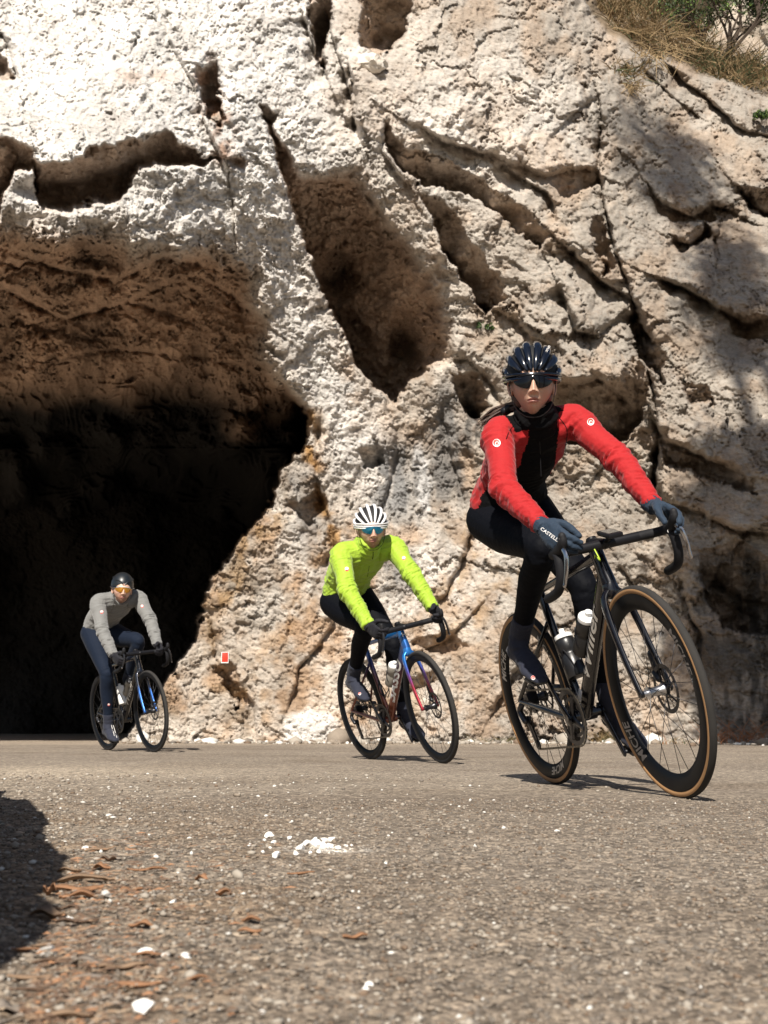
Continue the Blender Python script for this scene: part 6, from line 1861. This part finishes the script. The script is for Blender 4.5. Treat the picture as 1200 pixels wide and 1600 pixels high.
S = [(130, 1382, 85, 9, 1, 'longest tan bark strip, uppermost beside the shade edge', .05), (115, 1396, 82, 8, 0, 'orange-tan bark strip just under the longest one', -.05), (76, 1408, 17, 12, 0, 'rounded orange leaf at the shade edge', .2),
     (122, 1412, 52, 9, 0, 'curled orange bark strip with a dark hollow', .15), (74, 1434, 46, 11, 1, 'thick tan bark piece at the shade edge', 0), (122, 1459, 48, 6, 3, 'grey-brown flat bark strip in the middle of the litter', .05),
     (86, 1479, 80, 4, 1, 'thin straight straw-coloured stalk under the flat bark', .04), (142, 1513, 62, 13, 3, 'broad grey bark slab above the long diagonal strip', 0), (192, 1519, 66, 6, 1, 'long diagonal tan strip pointing at the oblong stone', .5),
     (87, 1588, 100, 7, 1, 'long ochre strip at the bottom left corner', .28), (10, 1582, 45, 14, 3, 'dull brown bark scrap in the bottom left corner', .5), (215, 1542, 62, 5, 0, 'reddish splinter above the largest white stone', .1),
     (349, 1398, 22, 8, 0, 'bright orange leaf lying alone on the road', .15), (158, 1358, 24, 8, 0, 'orange leaf at the top of the litter', 0), (205, 1396, 30, 5, 0, 'small orange bark chip right of the long strips', .1),
     (230, 1365, 55, 4, 0, 'thin orange strip reaching toward the road', 0), (315, 1376, 18, 5, 0, 'rust coloured leaf left of the bright orange leaf', -.3), (155, 1338, 40, 4, 1, 'slanting tan splinter at the top of the litter', .5),
     (40, 1490, 40, 4, 0, 'reddish splinter touching the shade edge', 0), (85, 1508, 60, 4, 2, 'dark brown sliver under the thin stalk', 0), (120, 1445, 60, 5, 2, 'dark curled bark among the grey pieces', .1), (100, 1425, 40, 5, 2, 'small brown bark flake above the thick tan piece', 0),
     (225, 1500, 50, 3, 0, 'faint orange sliver behind the oblong stone', 0), (150, 1528, 60, 6, 3, 'grey bark strip under the broad slab', .05), (470, 1366, 38, 4, 0, 'red-brown splinter on the road below the rubble', .1), (392, 1448, 26, 5, 0, 'orange flake on the road at mid left', 0),
     (390, 1470, 34, 4, 0, 'orange splinter on the road beside the mid left flake', -.2), (555, 1470, 34, 5, 0, 'orange-brown leaf in the lower centre of the road', .2), (220, 1450, 34, 5, 0, 'faded orange flake among the pebbles', 0), (60, 1555, 80, 4, 2, 'long dark splinter across the lower left', .05),
     (45, 1530, 60, 5, 1, 'dull tan splinter near the lower left shade', -.05), (310, 1532, 30, 4, 0, 'small orange splinter right of the reddish one', .1), (108, 1362, 34, 5, 1, 'short tan bark piece at the top of the shade edge', .1), (170, 1348, 20, 5, 2, 'small brown curl at the top of the litter', 0)]
for i, (a, b, c_, d_, m_, lab, an) in enumerate(S): strip(a, b, c_, d_, M_B[m_], lab, 200 + i, ang=an, curl=.35 if m_ != 3 else .12)
# fine litter: needles and crumbs
V = []; F = []; mi = []
for i in range(1500):
    py_ = 1300 + 300 * rr.random() ** .8; px_ = abs(rr.gauss(0, 1)) * 130 + max(0, 130 - (py_ - 1300) * .35)
    if px_ > 520: continue
    g = on_ground(px_, py_); L = rr.uniform(4, 22) / FPX * g[1]; w_2 = rr.uniform(.0004, .0016); a = rr.gauss(0, .5); n0 = len(V); z = ground_h(np.array([g[0]]), np.array([g[1]]))[0] + .002 + rr.random() * .003
    d = np.array([math.cos(a), math.sin(a)]); s2 = np.array([-d[1], d[0]])
    for (p_, q_, h_) in ((-1, -1, 0), (1, -.4, .001), (1, .4, .001), (-1, 1, 0), (0, 0, w_2 * 2)): V.append((g[0] + d[0] * p_ * L / 2 + s2[0] * q_ * w_2, g[1] + d[1] * p_ * L / 2 + s2[1] * q_ * w_2, z + h_))
    m_ = rr.choice((0, 1, 2, 2, 2, 3)); F += [(n0, n0 + 1, n0 + 4), (n0 + 1, n0 + 2, n0 + 4), (n0 + 2, n0 + 3, n0 + 4), (n0 + 3, n0, n0 + 4)]; mi += [m_] * 4
tag(link('leaf_litter', mesh_from('leaf_litter', V, F, smooth=False, mats=M_B, mi=mi)), 'fine brown litter of needles and bark crumbs on the verge', 'litter', kind='stuff')

# ================================================================ rubble where the cliff meets the road
def samp_foot(n):
    px_ = rng.uniform(190, 1210, n); X = []; 
    for a in px_:
        p_, _n = cliff_point(a, 1158); X.append((p_[0] + rng.normal(0, .02), p_[1] - abs(rng.normal(0, .38)) + .10, 0))
    X = np.array(X); r = np.exp(rng.normal(-3.95, .65, n)); X[:, 2] = r * .25
    return X, r
gravel(1500, samp_foot, lambda n: rng.choice(5, n, p=[.36, .26, .16, .10, .12]), 'fallen_rubble', 'fallen stone crumbs along the foot of the cliff', GM)

# ================================================================ unseen shade casters: a rock added on the left, trees on the right
def shade_outcrop():
    line = [(-2.9, 6.9), (-2.3, 5.2), (-1.62, 3.8), (-1.02, 2.35), (-.87, 1.9), (-.64, .95), (-.50, .0), (-.62, -.9), (-.8, -2.4)]
    hts = [.4, .80, .94, .99, .88, 1.03, 1.12, 1.12, 1.0]
    L = spline([np.array([a, b, h]) for (a, b), h in zip(line, hts)], 14)
    sec = spline([np.array(q) for q in ((0, 0), (.01, .35), (0, .7), (-.03, .93), (-.12, 1.0), (-.5, 1.05), (-1.1, 1.0), (-1.7, .8), (-2.0, .3), (-2.1, -.05))], 6)
    V = []; nS = len(sec)
    for x, y, h in L:
        for a, b in sec: V.append((x + a, y - .15 * a, b * h - .04))
    V = np.array(V); V = V + np.stack([fbm(V * 2.2, 4, 5), fbm(V * 2.2 + 9, 4, 6), fbm(V * 2.2 + 4, 4, 7)], 1) * .05
    F = [(i * nS + k, i * nS + k + 1, (i + 1) * nS + k + 1, (i + 1) * nS + k) for i in range(len(L) - 1) for k in range(nS - 1)]
    F += [tuple(range(nS))[::-1], tuple((len(L) - 1) * nS + k for k in range(nS))]
    me = mesh_from('shade_rock', V, F, M_ROCK, smooth=False)
    at = me.color_attributes.new('rock_colour', 'FLOAT_COLOR', 'POINT'); at.data.foreach_set('color', np.tile([.4, .36, .3, 1], len(V)).astype(np.float32))
    tag(link('shade_rock', me), 'long low rock added out of view on the left to shade the verge', 'shade_rock')
shade_outcrop()
def tree(ys, Xw, zw, R_, Hh, seedn, label, n=5200, tx=0.0):
    """a slim tree whose crown shades the wall around (Xw, zw)"""
    q = random.Random(seedn); t = (15.2 - ys) / math.cos(SUN_AZ)
    cx_ = Xw - math.sin(SUN_AZ) * t; ch = zw + math.tan(SUN_EL) * t
    root = empty('tree', Matrix.Translation((cx_ + tx, ys, 0))); tag(root, label, 'tree', 'trees beside and behind the photographer')
    top = ch + Hh / 2; mb = MB(); mb.tube(spline([(0, 0, -.2), (0, .1, ch * .4), (-tx * .6, 0, ch * .8), (-tx, .1, top)], 6), np.linspace(.20, .03, 19), seg=10)
    V = []; F = []; K = 46
    for k in range(K):
        f = k / K; h = ch - Hh / 2 + Hh * f; a = q.uniform(0, 6.28); L = R_ * (1 - .55 * abs(f * 2 - .8)) * q.uniform(.5, 1.1)
        o_ = np.array([-tx, 0, h]); e = o_ + np.array([math.cos(a) * L, math.sin(a) * L, q.uniform(-.2, .4)]); mb.tube([o_, (o_ + e) / 2 + np.array([0, 0, .1]), e], [.04, .03, .008], seg=5)
        for j in range(int(n / K)):
            t_ = q.uniform(.2, 1.05); c_ = o_ * (1 - t_) + e * t_ + np.array([q.gauss(0, .2), q.gauss(0, .2), q.gauss(0, .15)])
            u = nrm([q.gauss(0, 1), q.gauss(0, 1), q.gauss(0, .5)]); v = nrm(np.cross(u, [q.gauss(0, 1), q.gauss(0, 1), q.gauss(0, 1)])); z = q.uniform(.05, .11); n0 = len(V)
            V += [c_ - u * z, c_ - v * z * .45, c_ + u * z, c_ + v * z * .45]; F.append((n0, n0 + 1, n0 + 2, n0 + 3))
    mb.build('trunk', M_BARK, root); link('crown', mesh_from('crown', V, F, M_LEAFG, smooth=False), root)
tree(5.5, 4.5, 1.4, 1.0, 3.8, 3, 'slim tree on the right beside the road, off the picture', n=15000, tx=1.0)
tree(3.0, 4.6, 6.6, .8, 3.0, 6, 'tall thin tree right of the photographer', n=3000, tx=1.2)
tree(1.0, 3.9, 9.6, 1.2, 2.2, 12, 'tallest tree right of and behind the photographer', n=1500, tx=1.5)
